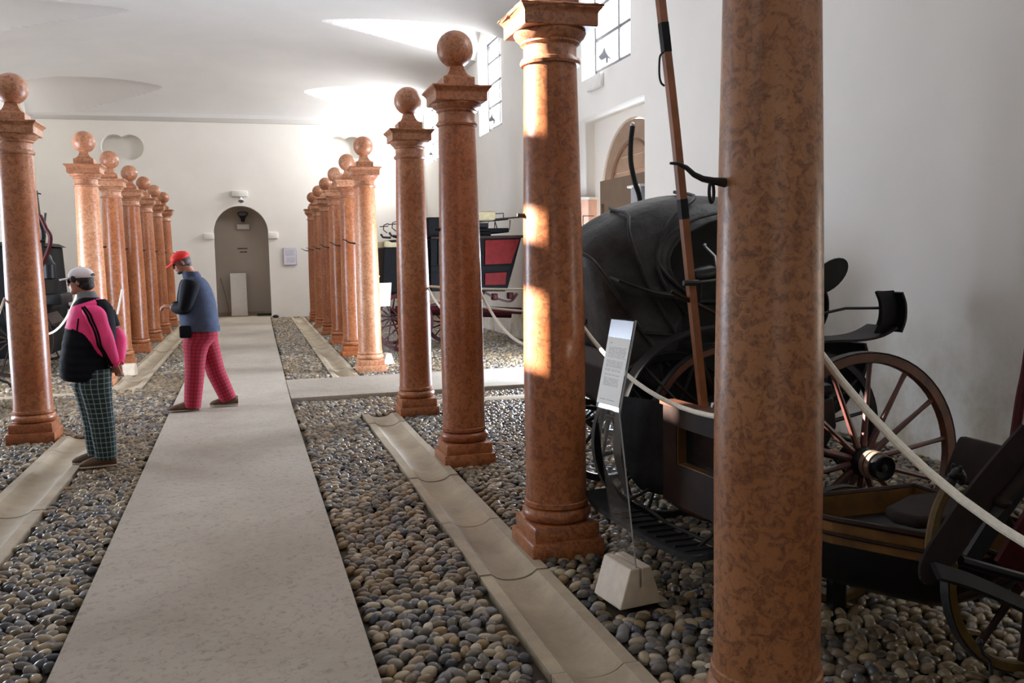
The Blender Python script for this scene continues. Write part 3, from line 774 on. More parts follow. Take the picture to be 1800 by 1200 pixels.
# ------------------------------------------------------------------ info stand
def info_stand():
    r_ = root_at('info_stand', (1.66, 3.83, 0), 'clear acrylic sign stand on beige stone wedge with white text sheet', 'sign stand'); P = Part(r_)
    bx, by = 1.665, 3.865
    rot = Matrix.Rotation(math.radians(8), 3, 'Z')       # the slot runs along the aisle
    def L(x, y, z): return rot @ Vector((x, y, 0)) + Vector((bx, by, z))
    # stone base: trapezoid prism with a slot; two halves either side of the slot + floor
    hx, ht, W, H = 0.115, 0.055, 0.125, 0.19
    mb = MB(); g = 0.006; zs = 0.09; prof = [(-hx, .005), (hx, .005), (ht, H), (g, H), (g, zs), (-g, zs), (-g, H), (-ht, H)]
    vs = [L(p[0], -W, p[1]) for p in prof] + [L(p[0], W, p[1]) for p in prof]
    mb.add(vs, [(0, 1, 2, 3, 4, 5, 6, 7)[::-1], (8, 9, 10, 11, 12, 13, 14, 15)] + [(k, (k + 1) % 8, (k + 1) % 8 + 8, k + 8) for k in range(8)])
    b_ = P('stone_base', mb, M['travertine'], False)
    md = b_.modifiers.new('b', 'BEVEL'); md.width = 0.006; md.segments = 2
    # acrylic blade: vertical sheet in the slot (plane spanned by the slot line and up), leaning slightly, then bent to a reading face
    sl = (L(0, W * .9, 0) - L(0, -W * .9, 0))
    near, far = L(0, -W * .86, 0), L(0, W * .86, 0)
    top_z = 0.86
    lean = Vector((-0.115, 0.03, 0))
    def sheet(p0, p1, p2, p3, th, nrm):
        nrm = Vector(nrm).normalized() * th / 2
        vs = [Vector(p) - nrm for p in (p0, p1, p2, p3)] + [Vector(p) + nrm for p in (p0, p1, p2, p3)]
        return MB().add(vs, [(3, 2, 1, 0), (4, 5, 6, 7), (0, 1, 5, 4), (1, 2, 6, 5), (2, 3, 7, 6), (3, 0, 4, 7)])
    z0 = 0.10
    n0 = Vector((1.672, 3.755, z0)); f0 = Vector((1.650, 3.955, z0))
    n1 = Vector((1.580, 3.745, .925)); f1 = Vector((1.548, 3.945, .925))
    nr = (f0 - n0).cross(n1 - n0)
    P('acrylic_blade', sheet(n0, f0, f1, n1, 0.006, nr), M['acrylic'], False)
    P('blade_edge', MB().tube([n0, n1], .004, 4), M['acrylic_edge'], False)
    # reading holder, tipped back from the bend
    d = Vector((0.085, 0.0, 0.42)); n2 = n1 + d; f2 = f1 + d
    nr2 = (f1 - n1).cross(n2 - n1).normalized()
    if nr2.dot(Vector((-1, 0, 0))) < 0: nr2 = -nr2
    hold = P('sign_holder', sheet(n1 + nr2 * 0.0, f1, f2, n2, 0.014, nr2), M['acrylic'], False)
    md = hold.modifiers.new('b', 'BEVEL'); md.width = 0.003; md.segments = 2
    off = nr2 * 0.0078; e = (n1 - f1).normalized() * 0.006; up = d.normalized()
    def patch(a, b, name, mat):
        q = [f1 + e * -0 + off + up * a - (f1 - n1).normalized() * .004, n1 + off + up * a + (f1 - n1).normalized() * .004]
        q = [q[0], q[1], q[1] + up * (b - a), q[0] + up * (b - a)]
        mb = MB().add([Vector(p) for p in q] + [Vector(p) - nr2 * .001 for p in q], [(0, 1, 2, 3), (7, 6, 5, 4), (0, 4, 5, 1), (1, 5, 6, 2), (2, 6, 7, 3), (3, 7, 4, 0)])
        mb.uv = {0: [(0, 0), (1, 0), (1, 1), (0, 1)]}
        return P(name, mb, mat, False)
    LL = d.length
    patch(0.025, LL * 0.79, 'text_sheet', M['stand_paper']); patch(LL * .792, LL * .985, 'holder_reflection', M['blue_strip'])  # top strip: reflection in the clear acrylic given as blue colour
    P('holder_edge', MB().tube([n1, n2], .005, 4), M['acrylic_edge'], False)
info_stand()
# second and third stands seen edge-on further off
def small_stand(loc, ang, label, w_=0.16, lean=-.05):
    r_ = root_at('info_stand', loc, label, 'sign stand'); x, y, z = loc
    P = Part(r_); R = Matrix.Rotation(ang, 3, 'Z')
    mb = MB().prism([(-.09, 0), (.09, 0), (.04, .17), (-.04, .17)], 'Y', -.09, .09)
    mb.v = [tuple(R @ Vector(p) + Vector(loc)) for p in mb.v]; P('stone_base', mb, M['travertine'], False)
    a = R @ Vector((w_ / 2, 0, 0)); c = Vector(loc)
    def sh(zb, zt, ob, ot, nm, mat, th=.006):
        nrm = R @ Vector((0, th / 2, 0))
        q = [c - a + Vector((ob, 0, zb)), c + a + Vector((ob, 0, zb)), c + a + Vector((ot, 0, zt)), c - a + Vector((ot, 0, zt))]
        P(nm, MB().add([p - nrm for p in q] + [p + nrm for p in q], [(3, 2, 1, 0), (4, 5, 6, 7), (0, 1, 5, 4), (1, 2, 6, 5), (2, 3, 7, 6), (3, 0, 4, 7)]), mat, False)
    sh(.08, .9, 0, lean, 'acrylic_blade', M['acrylic']); sh(.9, 1.26, lean, lean * .3, 'text_sheet', M['white_box'], .01)
small_stand((1.98, 13.9, 0), math.radians(10), 'white sign stand between the pale column and the red carriage', .24)
small_stand((-1.78, 14.2, 0), math.radians(80), 'clear sign stand on small stone base at the foot of the left row', .07, -.12)

# ------------------------------------------------------------------ carriages
def wheel(P, c, r, nsp, rim_mat, spoke_mat, hub_mat, hub_len=0.17, hub_r=0.065, rim_w=0.045, rim_t=0.05, out=-1, axis='Y', bands=True, tyre=True, turn=0.0):
    """wheel with its axle along Y (out = side the hub cap is on) built under P's root; the felloe ring carries spokes, hub, tyre as sub-parts"""
    c = Vector(c); R = Matrix.Rotation(math.radians(90) * (1 if out < 0 else -1), 3, 'X')
    if turn: R = Matrix.Rotation(turn, 3, 'Z') @ R
    if axis == 'X': R = Matrix.Rotation(math.radians(90), 3, 'Z') @ R
    h = rim_w / 2
    def ring(ro, ri, hh, mat, nm, par=None):
        n = 56; vs = []; fs = []
        for k in range(n):
            a = 2 * PI * k / n; ca, sa = math.cos(a), math.sin(a)
            for (rr, zz) in ((ro, -hh), (ro, hh), (ri + .006, hh), (ri, hh - .008), (ri, -hh + .008), (ri + .006, -hh)):
                vs.append(R @ Vector((rr * ca, rr * sa, zz)) + c)
        for k in range(n):
            k2 = (k + 1) % n
            for j in range(6): fs.append((k * 6 + j, k * 6 + (j + 1) % 6, k2 * 6 + (j + 1) % 6, k2 * 6 + j))
        return P(nm, MB().add(vs, fs), mat, True, None, par)
    w_ = ring(r - .008, r - rim_t, h, rim_mat, 'wheel')
    if tyre: ring(r, r - .009, h * 1.05, M['iron'], 'tyre', w_)
    prof = [(0.02, -hub_len * .45), (hub_r * .8, -hub_len * .45), (hub_r, -hub_len * .2), (hub_r * 1.08, 0), (hub_r, hub_len * .22), (hub_r * .85, hub_len * .32), (hub_r * .82, hub_len * .62), (hub_r * .86, hub_len * .66), (hub_r * .78, hub_len * .68), (hub_r * .7, hub_len * .62), (hub_r * .3, hub_len * .60), (hub_r * .25, hub_len * .66), (0.004, hub_len * .67)]
    P('hub', MB().lathe(prof, 28, c, R), hub_mat, True, None, w_)
    if bands:
        for z in (0.30, 0.45): 
            P('hub_band', MB().lathe([(hub_r * .80, hub_len * (z - .05)), (hub_r * .97, hub_len * (z - .05)), (hub_r * .95, hub_len * (z + .05)), (hub_r * .80, hub_len * (z + .05))], 28, c, R), M['brass'], True, None, w_)
    sp = None
    for k in range(nsp):
        a = 2 * PI * (k + .35) / nsp; dr = Vector((math.cos(a), math.sin(a), 0))
        pts = [R @ (dr * (hub_r * .9) + Vector((0, 0, .0))) + c, R @ (dr * (hub_r + .06)) + c, R @ (dr * (r - rim_t - .08)) + c, R @ (dr * (r - rim_t + .004)) + c]
        P('spoke', MB().tube(pts, [.019, .017, .012, .014], 8), spoke_mat, True, None, w_)
    return w_

def polyprism(P, nm, poly, y0, y1, mat, bev=0.0, smooth=False, parent=None, label=None):
    o = P(nm, MB().prism(poly, 'Y', y0, y1), mat, smooth, label, parent)
    if bev:
        md = o.modifiers.new('b', 'BEVEL'); md.width = bev; md.segments = 2; md.limit_method = 'ANGLE'
    return o
def smooth_pts(pts, n=6):
    pts = [Vector(p) for p in pts]; out = []
    for i in range(len(pts) - 1):
        p0 = pts[max(i - 1, 0)]; p1 = pts[i]; p2 = pts[i + 1]; p3 = pts[min(i + 2, len(pts) - 1)]
        for k in range(n):
            t_ = k / n
            out.append(0.5 * ((2 * p1) + (p2 - p0) * t_ + (2 * p0 - 5 * p1 + 4 * p2 - p3) * t_ * t_ + (3 * p1 - p0 - 3 * p2 + p3) * t_ ** 3))
    out.append(pts[-1]); return out

# --- A: hooded carriage in the bay behind the second right column, hood open towards the wall
def hooded_carriage():
    r_ = root_at('hooded_carriage', (3.0, 5.6, 0), 'black carriage with raised creased leather hood behind the clear sign stand', 'carriage'); P = Part(r_)
    yn, yf = 5.05, 5.92
    # hood: stations from the back curtain to the front bow; each is a side curve (x, z, inset)
    ST = [[(2.40, .78), (2.30, .82), (2.20, .90), (2.13, .96)],
          [(2.42, .86), (2.22, 1.14), (2.06, 1.38), (1.96, 1.52)],
          [(2.46, .94), (2.20, 1.28), (2.00, 1.58), (1.93, 1.66)],
          [(2.50, 1.02), (2.28, 1.36), (2.10, 1.66), (2.06, 1.81)],
          [(2.54, 1.10), (2.34, 1.42), (2.22, 1.74), (2.26, 1.88)],
          [(2.56, 1.18), (2.38, 1.48), (2.36, 1.80), (2.48, 1.965)],
          [(2.58, 1.26), (2.39, 1.54), (2.48, 1.83), (2.72, 1.985)],
          [(2.60, 1.33), (2.36, 1.60), (2.60, 1.85), (3.02, 1.975)],
          [(2.62, 1.36), (2.38, 1.62), (2.68, 1.855), (3.48, 1.955)]]
    vs = []; ins = [0.0, 0.0, 0.03, 0.16]; rr = random.Random(5)
    for k, st in enumerate(ST):
        row = [Vector((x, yn + i_, z)) for (x, z), i_ in zip(st, ins)]
        tx, tz = st[-1]
        row += [Vector((tx, yn + .40, tz + .045)), Vector((tx, (yn + yf) / 2, tz + .055)), Vector((tx, yf - .40, tz + .045))]
        row += [Vector((x, yf - i_, z)) for (x, z), i_ in list(zip(st, ins))[::-1]]
        if k % 2 == 1:                                    # leather sags between the bows
            for j in range(1, len(row) - 1): row[j] += Vector((.012, 0, -.018)) + Vector((0, .02 if j < 4 else (-.02 if j > 6 else 0), 0))
        vs += row
    n = 11; fs = [(i * n + j, i * n + j + 1, (i + 1) * n + j + 1, (i + 1) * n + j) for i in range(len(ST) - 1) for j in range(n - 1)]
    hood = P('hood', MB().add(vs, fs), M['hood_leather'], True)
    hood.modifiers.new('s', 'SUBSURF').render_levels = 2; hood.modifiers['s'].levels = 2
    md = hood.modifiers.new('t', 'SOLIDIFY'); md.thickness = 0.012
    for k in (2, 4, 6, 8):                                # ribs of the bows on the outside
        st = ST[k]; pts = [Vector((x, yn + i_ - .008, z + .004)) for (x, z), i_ in zip(st, ins)] + [Vector((st[-1][0], yn + .40, st[-1][1] + .052)), Vector((st[-1][0], (yn + yf) / 2, st[-1][1] + .062))]
        P('hood_bow', MB().tube(smooth_pts(pts, 5), .012, 6), M['hood_leather'], True, None, hood)
    # body
    body = [(2.10, 1.05), (2.06, .95), (2.12, .72), (2.30, .60), (2.80, .58), (2.92, .48), (3.55, .46), (3.80, .58), (3.86, .66), (3.80, .70), (3.5, .60), (3.05, .62), (2.98, .86), (2.60, 1.02)]
    polyprism(P, 'body', body, yn + .08, yf - .08, M['black_paint'], .012)
    polyprism(P, 'seat', [(2.2, .90), (2.95, .90), (3.0, .98), (2.95, 1.06), (2.5, 1.08), (2.2, 1.12)], yn + .12, yf - .12, M['black_leather'], .03)
    polyprism(P, 'backrest', [(2.12, 1.05), (2.3, 1.05), (2.26, 1.45), (2.14, 1.5)], yn + .14, yf - .14, M['black_leather'], .03)
    polyprism(P, 'side_curtain', [(2.3, .9), (2.25, 1.5), (2.5, 1.84), (2.9, 1.93), (3.75, 1.93), (3.75, .9)], yf - .10, yf - .06, M['black_leather'], .005)
    # arm wing board on the near side
    P('side_wing', MB().ribbon(smooth_pts([(2.06, yn - .10, 1.50), (2.28, yn - .12, 1.42), (2.52, yn - .12, 1.37), (2.72, yn - .10, 1.27), (2.95, yn - .08, 1.12)]), (0, 1, .15), .16, .014), M['grey_guard'])
    P('hood_iron', MB().tube([(2.30, yn - .02, 1.16), (2.5, yn - .05, 1.14), (2.56, yn - .05, 1.16)], .012, 8).sphere((2.57, yn - .05, 1.16), .02, 10), M['iron'])
    P('hood_iron', MB().tube([(2.74, yn + .05, 1.68), (2.79, yn + .02, 1.62), (2.80, yn, 1.50)], .010, 6).sphere((2.735, yn + .05, 1.69), .014, 10), M['steel'])
    P('lamp', MB().lathe([(.02, 0), (.05, .0), (.05, .12), (.035, .15), (.01, .16)], 16, (2.60, yn - .05, 1.50), Matrix.Rotation(math.radians(80), 3, 'Y')), M['black_paint'])
    P('lamp_bracket', MB().tube([(2.66, yn - .05, 1.49), (2.66, yn - .04, 1.36), (2.62, yn, 1.2)], .010, 6), M['iron'])
    P('rail', MB().tube([(2.6, yn + .06, 1.34), (2.8, yn + .05, 1.33), (3.05, yn + .05, 1.31)], .018, 8), M['black_leather'])
    # black strip standing in for the shade inside the hood
    P('hood_shade_strip', MB().ribbon(smooth_pts([(2.26, yn + .2, 1.05), (2.16, yn + .2, 1.40), (2.26, yn + .2, 1.72), (2.6, yn + .2, 1.9)]), (0, 1, 0), .03, .01), M['black_leather'])
    # wheels
    for (x, rr_) in ((2.45, .52), (3.44, .50)):
        for (y, out) in ((yn - .06, -1), (yf + .06, 1)):
            wheel(P, (x, y, rr_), rr_, 12, M['black_paint'], M['black_paint'], M['black_paint'], out=out, bands=False)
        P('axle', MB().tube([(x, yn - .06, rr_), (x, yf + .06, rr_)], .022, 8), M['iron'])
    for y in (yn + .12, yf - .12):
        for x in (2.45, 3.44):
            s_ = [(x - .32, y, .66 if x < 3 else .60), (x - .15, y, .60 if x < 3 else .54), (x, y, .585 if x < 3 else .53), (x + .15, y, .60 if x < 3 else .54), (x + .32, y, .66 if x < 3 else .60)]
            P('leaf_spring', MB().ribbon(smooth_pts(s_, 4), (0, 1, 0), .045, .03), M['iron'])
    # front mudguards ending in upturned leather flaps
    for y in (yn + .02, yf - .02):
        P('mudguard', MB().ribbon(smooth_pts([(2.98, y, .78), (3.2, y, 1.0), (3.48, y, 1.06), (3.76, y, 1.06), (3.92, y, 1.08), (4.04, y, 1.13)]), (0, 1, 0), .30, .016), M['grey_guard'])
        X0 = 3.99
        P('mudguard_flap', MB().ribbon(smooth_pts([(X0 - .02, y - .10, 1.10), (X0 + .01, y - .11, 1.18), (X0 + .01, y - .11, 1.28), (X0 - .02, y - .10, 1.37)]), (1, .35, 0), .19, .018).ribbon(smooth_pts([(X0 + .08, y - .02, 1.10), (X0 + .11, y - .02, 1.18), (X0 + .11, y - .02, 1.28), (X0 + .08, y - .02, 1.36)]), (0, 1, 0), .26, .016), M['black_leather'])
        P('mudguard_stay', MB().tube([(3.5, y, 1.22), (3.75, y, 1.26), (3.96, y - .1, 1.26)], .010, 6), M['iron'])
    P('dashboard', MB().ribbon(smooth_pts([(3.84, (yn + yf) / 2, .66), (3.92, (yn + yf) / 2, .9), (3.90, (yn + yf) / 2, 1.02)]), (0, 1, 0), .85, .02), M['black_leather'])
    el = [(3.72 + .17 * math.cos(a), 1.50 + .085 * math.sin(a)) for a in np.linspace(0, 2 * PI, 21)[:-1]]
    R = Matrix.Rotation(math.radians(-32), 2)
    el = [tuple(R @ (Vector(p) - Vector((3.72, 1.50))) + Vector((3.76, 1.47))) for p in el]
    el = [(p[0], p[1]) for p in [(3.76 + .17 * math.cos(a) * .82 - .07 * math.sin(a) * .5, 1.47 + .17 * math.cos(a) * .50 + .085 * math.sin(a)) for a in np.linspace(0, 2 * PI, 25)[:-1]]]
    polyprism(P, 'oval_flap', el, yn + .20, yn + .225, M['black_leather'], .006)
    P('flap_stay', MB().tube([(3.5, yn + .21, .66), (3.58, yn + .21, 1.0), (3.70, yn + .21, 1.42)], .012, 6), M['iron'])
hooded_carriage()
# its upturned shaft tip, a bent black pole standing behind the hood
r_ = root_at('carriage_shaft', (2.93, 6.55, 0), 'curved black shaft tip rising above the leather hood before the arched door', 'shaft'); P = Part(r_)
P('shaft_pole', MB().tube(smooth_pts([(3.06, 6.55, .0), (3.02, 6.55, .7), (2.98, 6.55, 1.5), tuple(at(1126, 360, 6.55)), tuple(at(1116, 320, 6.55)), tuple(at(1109, 285, 6.55)), tuple(at(1109, 250, 6.55)), tuple(at(1112, 222, 6.55))]), .020, 10), M['black_paint'])
P('shaft_tip', MB().sphere(tuple(at(1112, 219, 6.55)), .020, 10), M['steel'])

# --- B: gig with tall brown wheels and shafts turned up
def gig():
    r_ = root_at('gig', (2.7, 4.3, 0), 'two-wheeled gig with large red-brown spoked wheel, banded hub and upright wooden shaft', 'carriage'); P = Part(r_)
    W1 = wheel(P, (2.97, 3.86, .565), .565, 14, M['brown_wood'], M['spoke_wood'], M['black_paint'], hub_len=.26, hub_r=.075, rim_w=.05, rim_t=.058)
    wheel(P, (2.74, 4.80, .55), .55, 14, M['brown_wood'], M['dark_wood'], M['black_paint'], hub_len=.18, bands=False)
    P('axle', MB().tube([(2.97, 3.86, .565), (2.86, 4.3, .56), (2.74, 4.80, .55)], .024, 8), M['iron'])
    polyprism(P, 'body', [(2.45, .66), (2.6, .60), (2.85, .60), (2.92, .72), (2.90, .88), (2.8, .86), (2.7, .84), (2.47, .80)], 4.0, 4.66, M['black_paint'], .012)
    polyprism(P, 'seat', [(2.55, .85), (2.92, .88), (2.92, .95), (2.55, .93)], 4.02, 4.64, M['black_leather'], .03)
    y = 4.76
    g = [(2.06, y, .24), (2.00, y, .48), (2.01, y, .70), (2.06, y, .87), (2.15, y, 1.01), (2.30, y, 1.12), (2.50, y, 1.19), (2.75, y, 1.21)]
    P('mudguard', MB().ribbon(smooth_pts(g), (0, 1, 0), [.10 + .02 * min(k, 8) / 8 for k in range(43)], .012), M['grey_guard'])
    P('mudguard_stay', MB().tube([(2.15, y, 1.01), (2.3, 4.6, .8), (2.5, 4.5, .75)], .009, 6), M['iron'])
    ys = 4.0
    a, b, c_, d_ = at(1237, 720, ys), at(1212, 480, ys), at(1186, 220, ys), at(1159, -20, ys)
    pl = smooth_pts([a, b, c_, d_, d_ + Vector((-.05, 0, .5))], 6)
    sh = P('shaft', MB().tube(pl, .026, 4, square=True), M['shaft_wood'])
    for (v0, v1) in ((40, 92), (350, 385)):
        lo, hi = None, None
        q = [p for p in pl if v0 - 25 < proj(*p)[1] < v1 + 25]
        if len(q) >= 1:
            u0 = np.interp(v0, [-20, 220, 480, 720], [1159, 1186, 1212, 1237]); u1 = np.interp(v1, [-20, 220, 480, 720], [1159, 1186, 1212, 1237])
            P('leather_sleeve', MB().tube([at(u0, v0, ys), at(u1, v1, ys)], .0275, 4, square=True), M['black_leather'], True, None, sh)
    k0 = at(1167, 92, ys - .03); P('strap_loop', MB().tube(smooth_pts([k0, at(1160, 100, ys - .03), at(1159, 130, ys - .03), at(1162, 145, ys - .03), at(1168, 151, ys - .03)]), .005, 6), M['iron'], True, None, sh)
    e0 = at(1213, 497, ys - .04); P('shaft_collar', MB().tube([e0 - Vector((.035, 0, 0)), e0 + Vector((.045, 0, 0))], .014, 8), M['iron'], True, None, sh)
    P('shaft_tie', MB().tube([at(1216, 497, ys), at(1268, 492, ys + .1)], .008, 6), M['iron'])
    P('shaft_tie', MB().tube([at(1180, 512, ys), at(1225, 535, ys), at(1275, 560, ys)], .012, 6), M['dark_wood'])
    P('shaft_foot', MB().box(tuple(at(1237, 730, ys)), (.10, .10, .08), bev=.01), M['iron'])
    P('shaft_foot', MB().tube([at(1237, 730, ys), (2.6, 4.3, .86)], .018, 8), M['iron'])
gig()

# --- C: low dark carriage standing lengthways behind the nearest columns
def low_carriage():
    r_ = root_at('low_carriage', (2.3, 3.7, 0), 'low dark wooden carriage with recessed glass panel, ochre tub and long foot board', 'carriage'); P = Part(r_)
    # flank with a recessed window, slightly slanted: from A (far) to B (near)
    A, B = Vector((2.035, 4.24, 0)), Vector((2.10, 3.42, 0)); d = (B - A).normalized(); nrm = Vector((-1, 0, 0))
    def slabv(s0, s1, z0, z1, dep0, dep1):
        L_ = (B - A).length; p = A + d * L_ * s0; q = A + d * L_ * s1; i0, i1 = nrm * -dep0, nrm * -dep1
        return MB().add([p + i0 + Vector((0, 0, z0)), q + i0 + Vector((0, 0, z0)), q + i0 + Vector((0, 0, z1)), p + i0 + Vector((0, 0, z1)),
                         p + i1 + Vector((0, 0, z0)), q + i1 + Vector((0, 0, z0)), q + i1 + Vector((0, 0, z1)), p + i1 + Vector((0, 0, z1))],
                        [(0, 1, 2, 3), (7, 6, 5, 4), (0, 4, 5, 1), (1, 5, 6, 2), (2, 6, 7, 3), (3, 7, 4, 0)])
    P('bottom_rail', slabv(0, 1, .36, .57, 0, .05), M['dark_wood'], False)
    P('top_rail', slabv(0, 1, .765, .865, 0, .05), M['dark_wood'], False)
    P('stile', slabv(0, .16, .57, .765, 0, .05), M['dark_wood'], False); P('stile', slabv(.80, 1, .57, .765, 0, .05), M['dark_wood'], False)
    P('top_moulding', slabv(-.01, 1.0, .865, .885, -.015, .07), M['brown_wood'], False)
    P('window_bead', slabv(.16, .172, .57, .765, .005, .05), M['tub_wood'], False); P('window_bead', slabv(.16, .8, .57, .577, .005, .05), M['tub_wood'], False)
    P('side_window', slabv(.16, .80, .57, .765, .05, .06), M['dark_glass'], False)
    P('side_panel', MB().box((2.25, 3.83, .575), (.24, .78, .41)), M['black_paint'], False)
    P('leather_apron', MB().ribbon(smooth_pts([at(1146, 703, 4.5), at(1140, 755, 4.5), at(1144, 810, 4.48), at(1158, 848, 4.42), at(1178, 872, 4.36)]), (.42, -.90, 0), .40, .014), M['black_leather'])
    # foot board on iron brackets
    fb = smooth_pts([(1.80, 4.55, .345), (1.80, 4.42, .30), (1.83, 4.1, .285), (1.86, 3.75, .285), (1.90, 3.52, .295), (1.95, 3.45, .32)])
    f_ = P('foot_board', MB().ribbon(fb, (1, .1, 0), .17, .028), M['black_leather'])
    for k in range(11):
        y = 4.40 - k * .082; x = 1.815 + k * .008
        P('foot_board_rib', MB().box((x, y, .305), (.15, .012, .008)), M['black_leather'], False, None, f_)
    for (y0, y1) in ((4.45, 4.5), (3.6, 3.75)):
        P('bracket', MB().tube([(1.86, y0, .28), (2.0, (y0 + y1) / 2, .32), (2.12, y1, .36)], .009, 6), M['iron'])
    P('bracket', MB().tube([(1.98, 4.62, .30), (1.99, 4.1, .27), (2.05, 3.55, .28)], .009, 6), M['iron'])
    # tub near the camera
    TB = [(2.10, 3.40), (2.23, 3.08), (2.42, 2.78), (2.50, 2.72), (2.9, 2.76), (2.9, 3.40)]
    def ringp(z, k):
        cx, cy = 2.75, 3.1
        return [Vector((cx + (x - cx) * k, cy + (y - cy) * k, z)) for (x, y) in TB]
    levels = [(.22, .62), (.28, .86), (.37, .96), (.45, 1.0)]
    vs = []; fs = []; n = len(TB)
    for (z, k) in levels: vs += ringp(z, k)
    fs.append(tuple(range(n)))
    for i in range(len(levels) - 1):
        for k in range(n): fs.append((i * n + k, i * n + (k + 1) % n, (i + 1) * n + (k + 1) % n, (i + 1) * n + k))
    fs.append(tuple((len(levels) - 1) * n + k for k in range(n)))
    P('tub_belly', MB().add(vs, fs), M['black_paint'], True)
    vs = ringp(.45, .985) + ringp(.55, 1.0); fs = [(k, (k + 1) % n, (k + 1) % n + n, k + n) for k in range(n)]
    o = P('tub_side', MB().add(vs, fs), M['tub_wood'], False); md = o.modifiers.new('t', 'SOLIDIFY'); md.thickness = .02
    rim_ = ringp(.555, 1.0); P('tub_rim', MB().tube(rim_ + [rim_[0]], .013, 6), M['dark_wood'])
    P('tub_moulding', MB().tube(smooth_pts([p + Vector((-.008, 0, 0)) for p in ringp(.495, .995)[:4]], 5), .008, 6), M['dark_wood'])
    # seat
    st = [(2.40, 2.98), (2.37, 2.90), (2.41, 2.80), (2.56, 2.76), (2.76, 2.80), (2.92, 2.92), (2.90, 3.08), (2.62, 3.10)]
    o = P('seat', MB().prism(st, 'Z', .57, .62), M['cushion_brown']); md = o.modifiers.new('b', 'BEVEL'); md.width = .022; md.segments = 3; md.limit_method = 'ANGLE'
    o = P('backrest', MB().box((2.90, 2.98, .74), (.06, .36, .20), Matrix.Rotation(math.radians(25), 3, 'Y'), bev=.025), M['cushion_brown'])
    # wheels with yellow-brown rims
    for (x, y, r) in ((2.58, 3.50, .28), (2.84, 2.68, .41)):
        wheel(P, (x, y, r), r, 10, M['olive_wood'], M['dark_wood'], M['black_paint'], hub_len=.13, hub_r=.05, rim_w=.04, rim_t=.045, bands=False)
    P('axle', MB().tube([(2.58, 3.50, .28), (2.84, 2.68, .41)], .02, 8), M['iron'])
    # scroll post ending in a small carved head
    q = smooth_pts([at(1640, 1010, 2.66), at(1636, 960, 2.66), at(1645, 905, 2.66), at(1660, 868, 2.66), at(1672, 845, 2.66)], 5)
    sc_ = P('scroll_post', MB().tube(q, [.021] * (len(q) - 5) + [.020, .019, .018, .017, .018], 8), M['olive_wood'])
    h = at(1683, 832, 2.66); mb = MB()
    mb.tube([at(1664, 858, 2.66), at(1672, 843, 2.66)], [.021, .021], 10)
    mb.sphere(h, (.027, .022, .024), 14).sphere(h + Vector((-.026, 0, -.006)), (.017, .013, .012), 10).sphere(h + Vector((-.004, -.018, .022)), (.009, .006, .014), 8).sphere(h + Vector((-.004, .018, .022)), (.009, .006, .014), 8).sphere(h + Vector((.018, 0, -.018)), (.018, .018, .03), 10)
    P('carved_head', mb, M['iron'], True, 'carved dark animal head finial', sc_)
    P('post', MB().box((2.52, 3.44, .16), (.07, .05, .32)), M['black_paint'], False)
low_carriage()

# --- D: carriage at the right frame edge
def edge_carriage():
    r_ = root_at('folded_carriage', (2.75, 2.25, 0), 'dark carriage cut by the right frame edge with leaning panels and rounded mudguard', 'carriage'); P = Part(r_)
    y = 2.42
    a = at(1622, 1022, y); b = at(1660, 965, y); c = at(1730, 865, y); d = at(1815, 765, y)
    wd = [.02, .045, .055, .06, .065, .068, .07, .07, .07, .07] + [.07] * 20
    pts = smooth_pts([a, b, c, d], 6)
    def flat(pts, wv, ws, th): return MB().ribbon(pts, wv, ws, th)
    side = Vector((.62, -.1, -.62))
    P('mudguard', flat(pts, side, [.03, .06, .085, .10, .108, .112] + [.115] * 20, .014), M['cushion_brown'], True)
    P('mudguard', flat(smooth_pts([at(1645, 1003, y - .06), at(1700, 1020, y - .06), at(1760, 1045, y - .06), at(1830, 1078, y - .06)], 5), (0.1, -.5, -.8), .055, .02), M['grey_guard'], True)
    P('panel', flat([at(1705, 985, y + .02), at(1755, 905, y + .02), at(1830, 800, y + .02)], side, .06, .02), M['black_paint'], False)
    P('panel', flat([at(1775, 1010, y + .12), at(1840, 900, y + .12)], side, .16, .02), M['dark_red'], False)
    P('roll', MB().tube([at(1765, 878, y - .03), at(1785, 855, y - .03), at(1830, 800, y - .03)], [.024, .022, .022], 12).sphere(at(1762, 882, y - .03), (.03, .03, .024), 12), M['cushion_brown'])
    P('pole', MB().tube([at(1740, 915, y - .03), at(1765, 882, y - .03)], .014, 8), M['iron'])
    P('shaft', MB().tube(smooth_pts([at(1776, 820, 2.75), at(1786, 760, 2.75), at(1795, 700, 2.75), at(1805, 650, 2.75), at(1812, 600, 2.75)]), .020, 8), M['dark_red'])
    polyprism(P, 'body', [(2.62, .08), (2.62, .36), (2.56, .44), (2.9, .62), (3.5, .7), (3.5, .08)], 2.0, 2.30, M['black_paint'], .01)
    P('body_rail', MB().tube([at(1688, 985, y - .02), at(1740, 1000, y - .02), at(1850, 1030, y - .02)], .018, 8), M['black_paint'])
    P('step_iron', MB().tube(smooth_pts([at(1722, 1130, 2.52), at(1728, 1148, 2.52), at(1740, 1160, 2.52), at(1742, 1185, 2.52)]), .008, 6).sphere(at(1722, 1128, 2.52), .013, 8), M['iron'])
    wheel(P, (3.05, 1.96, .40), .40, 10, M['black_paint'], M['dark_wood'], M['black_paint'], bands=False)
edge_carriage()

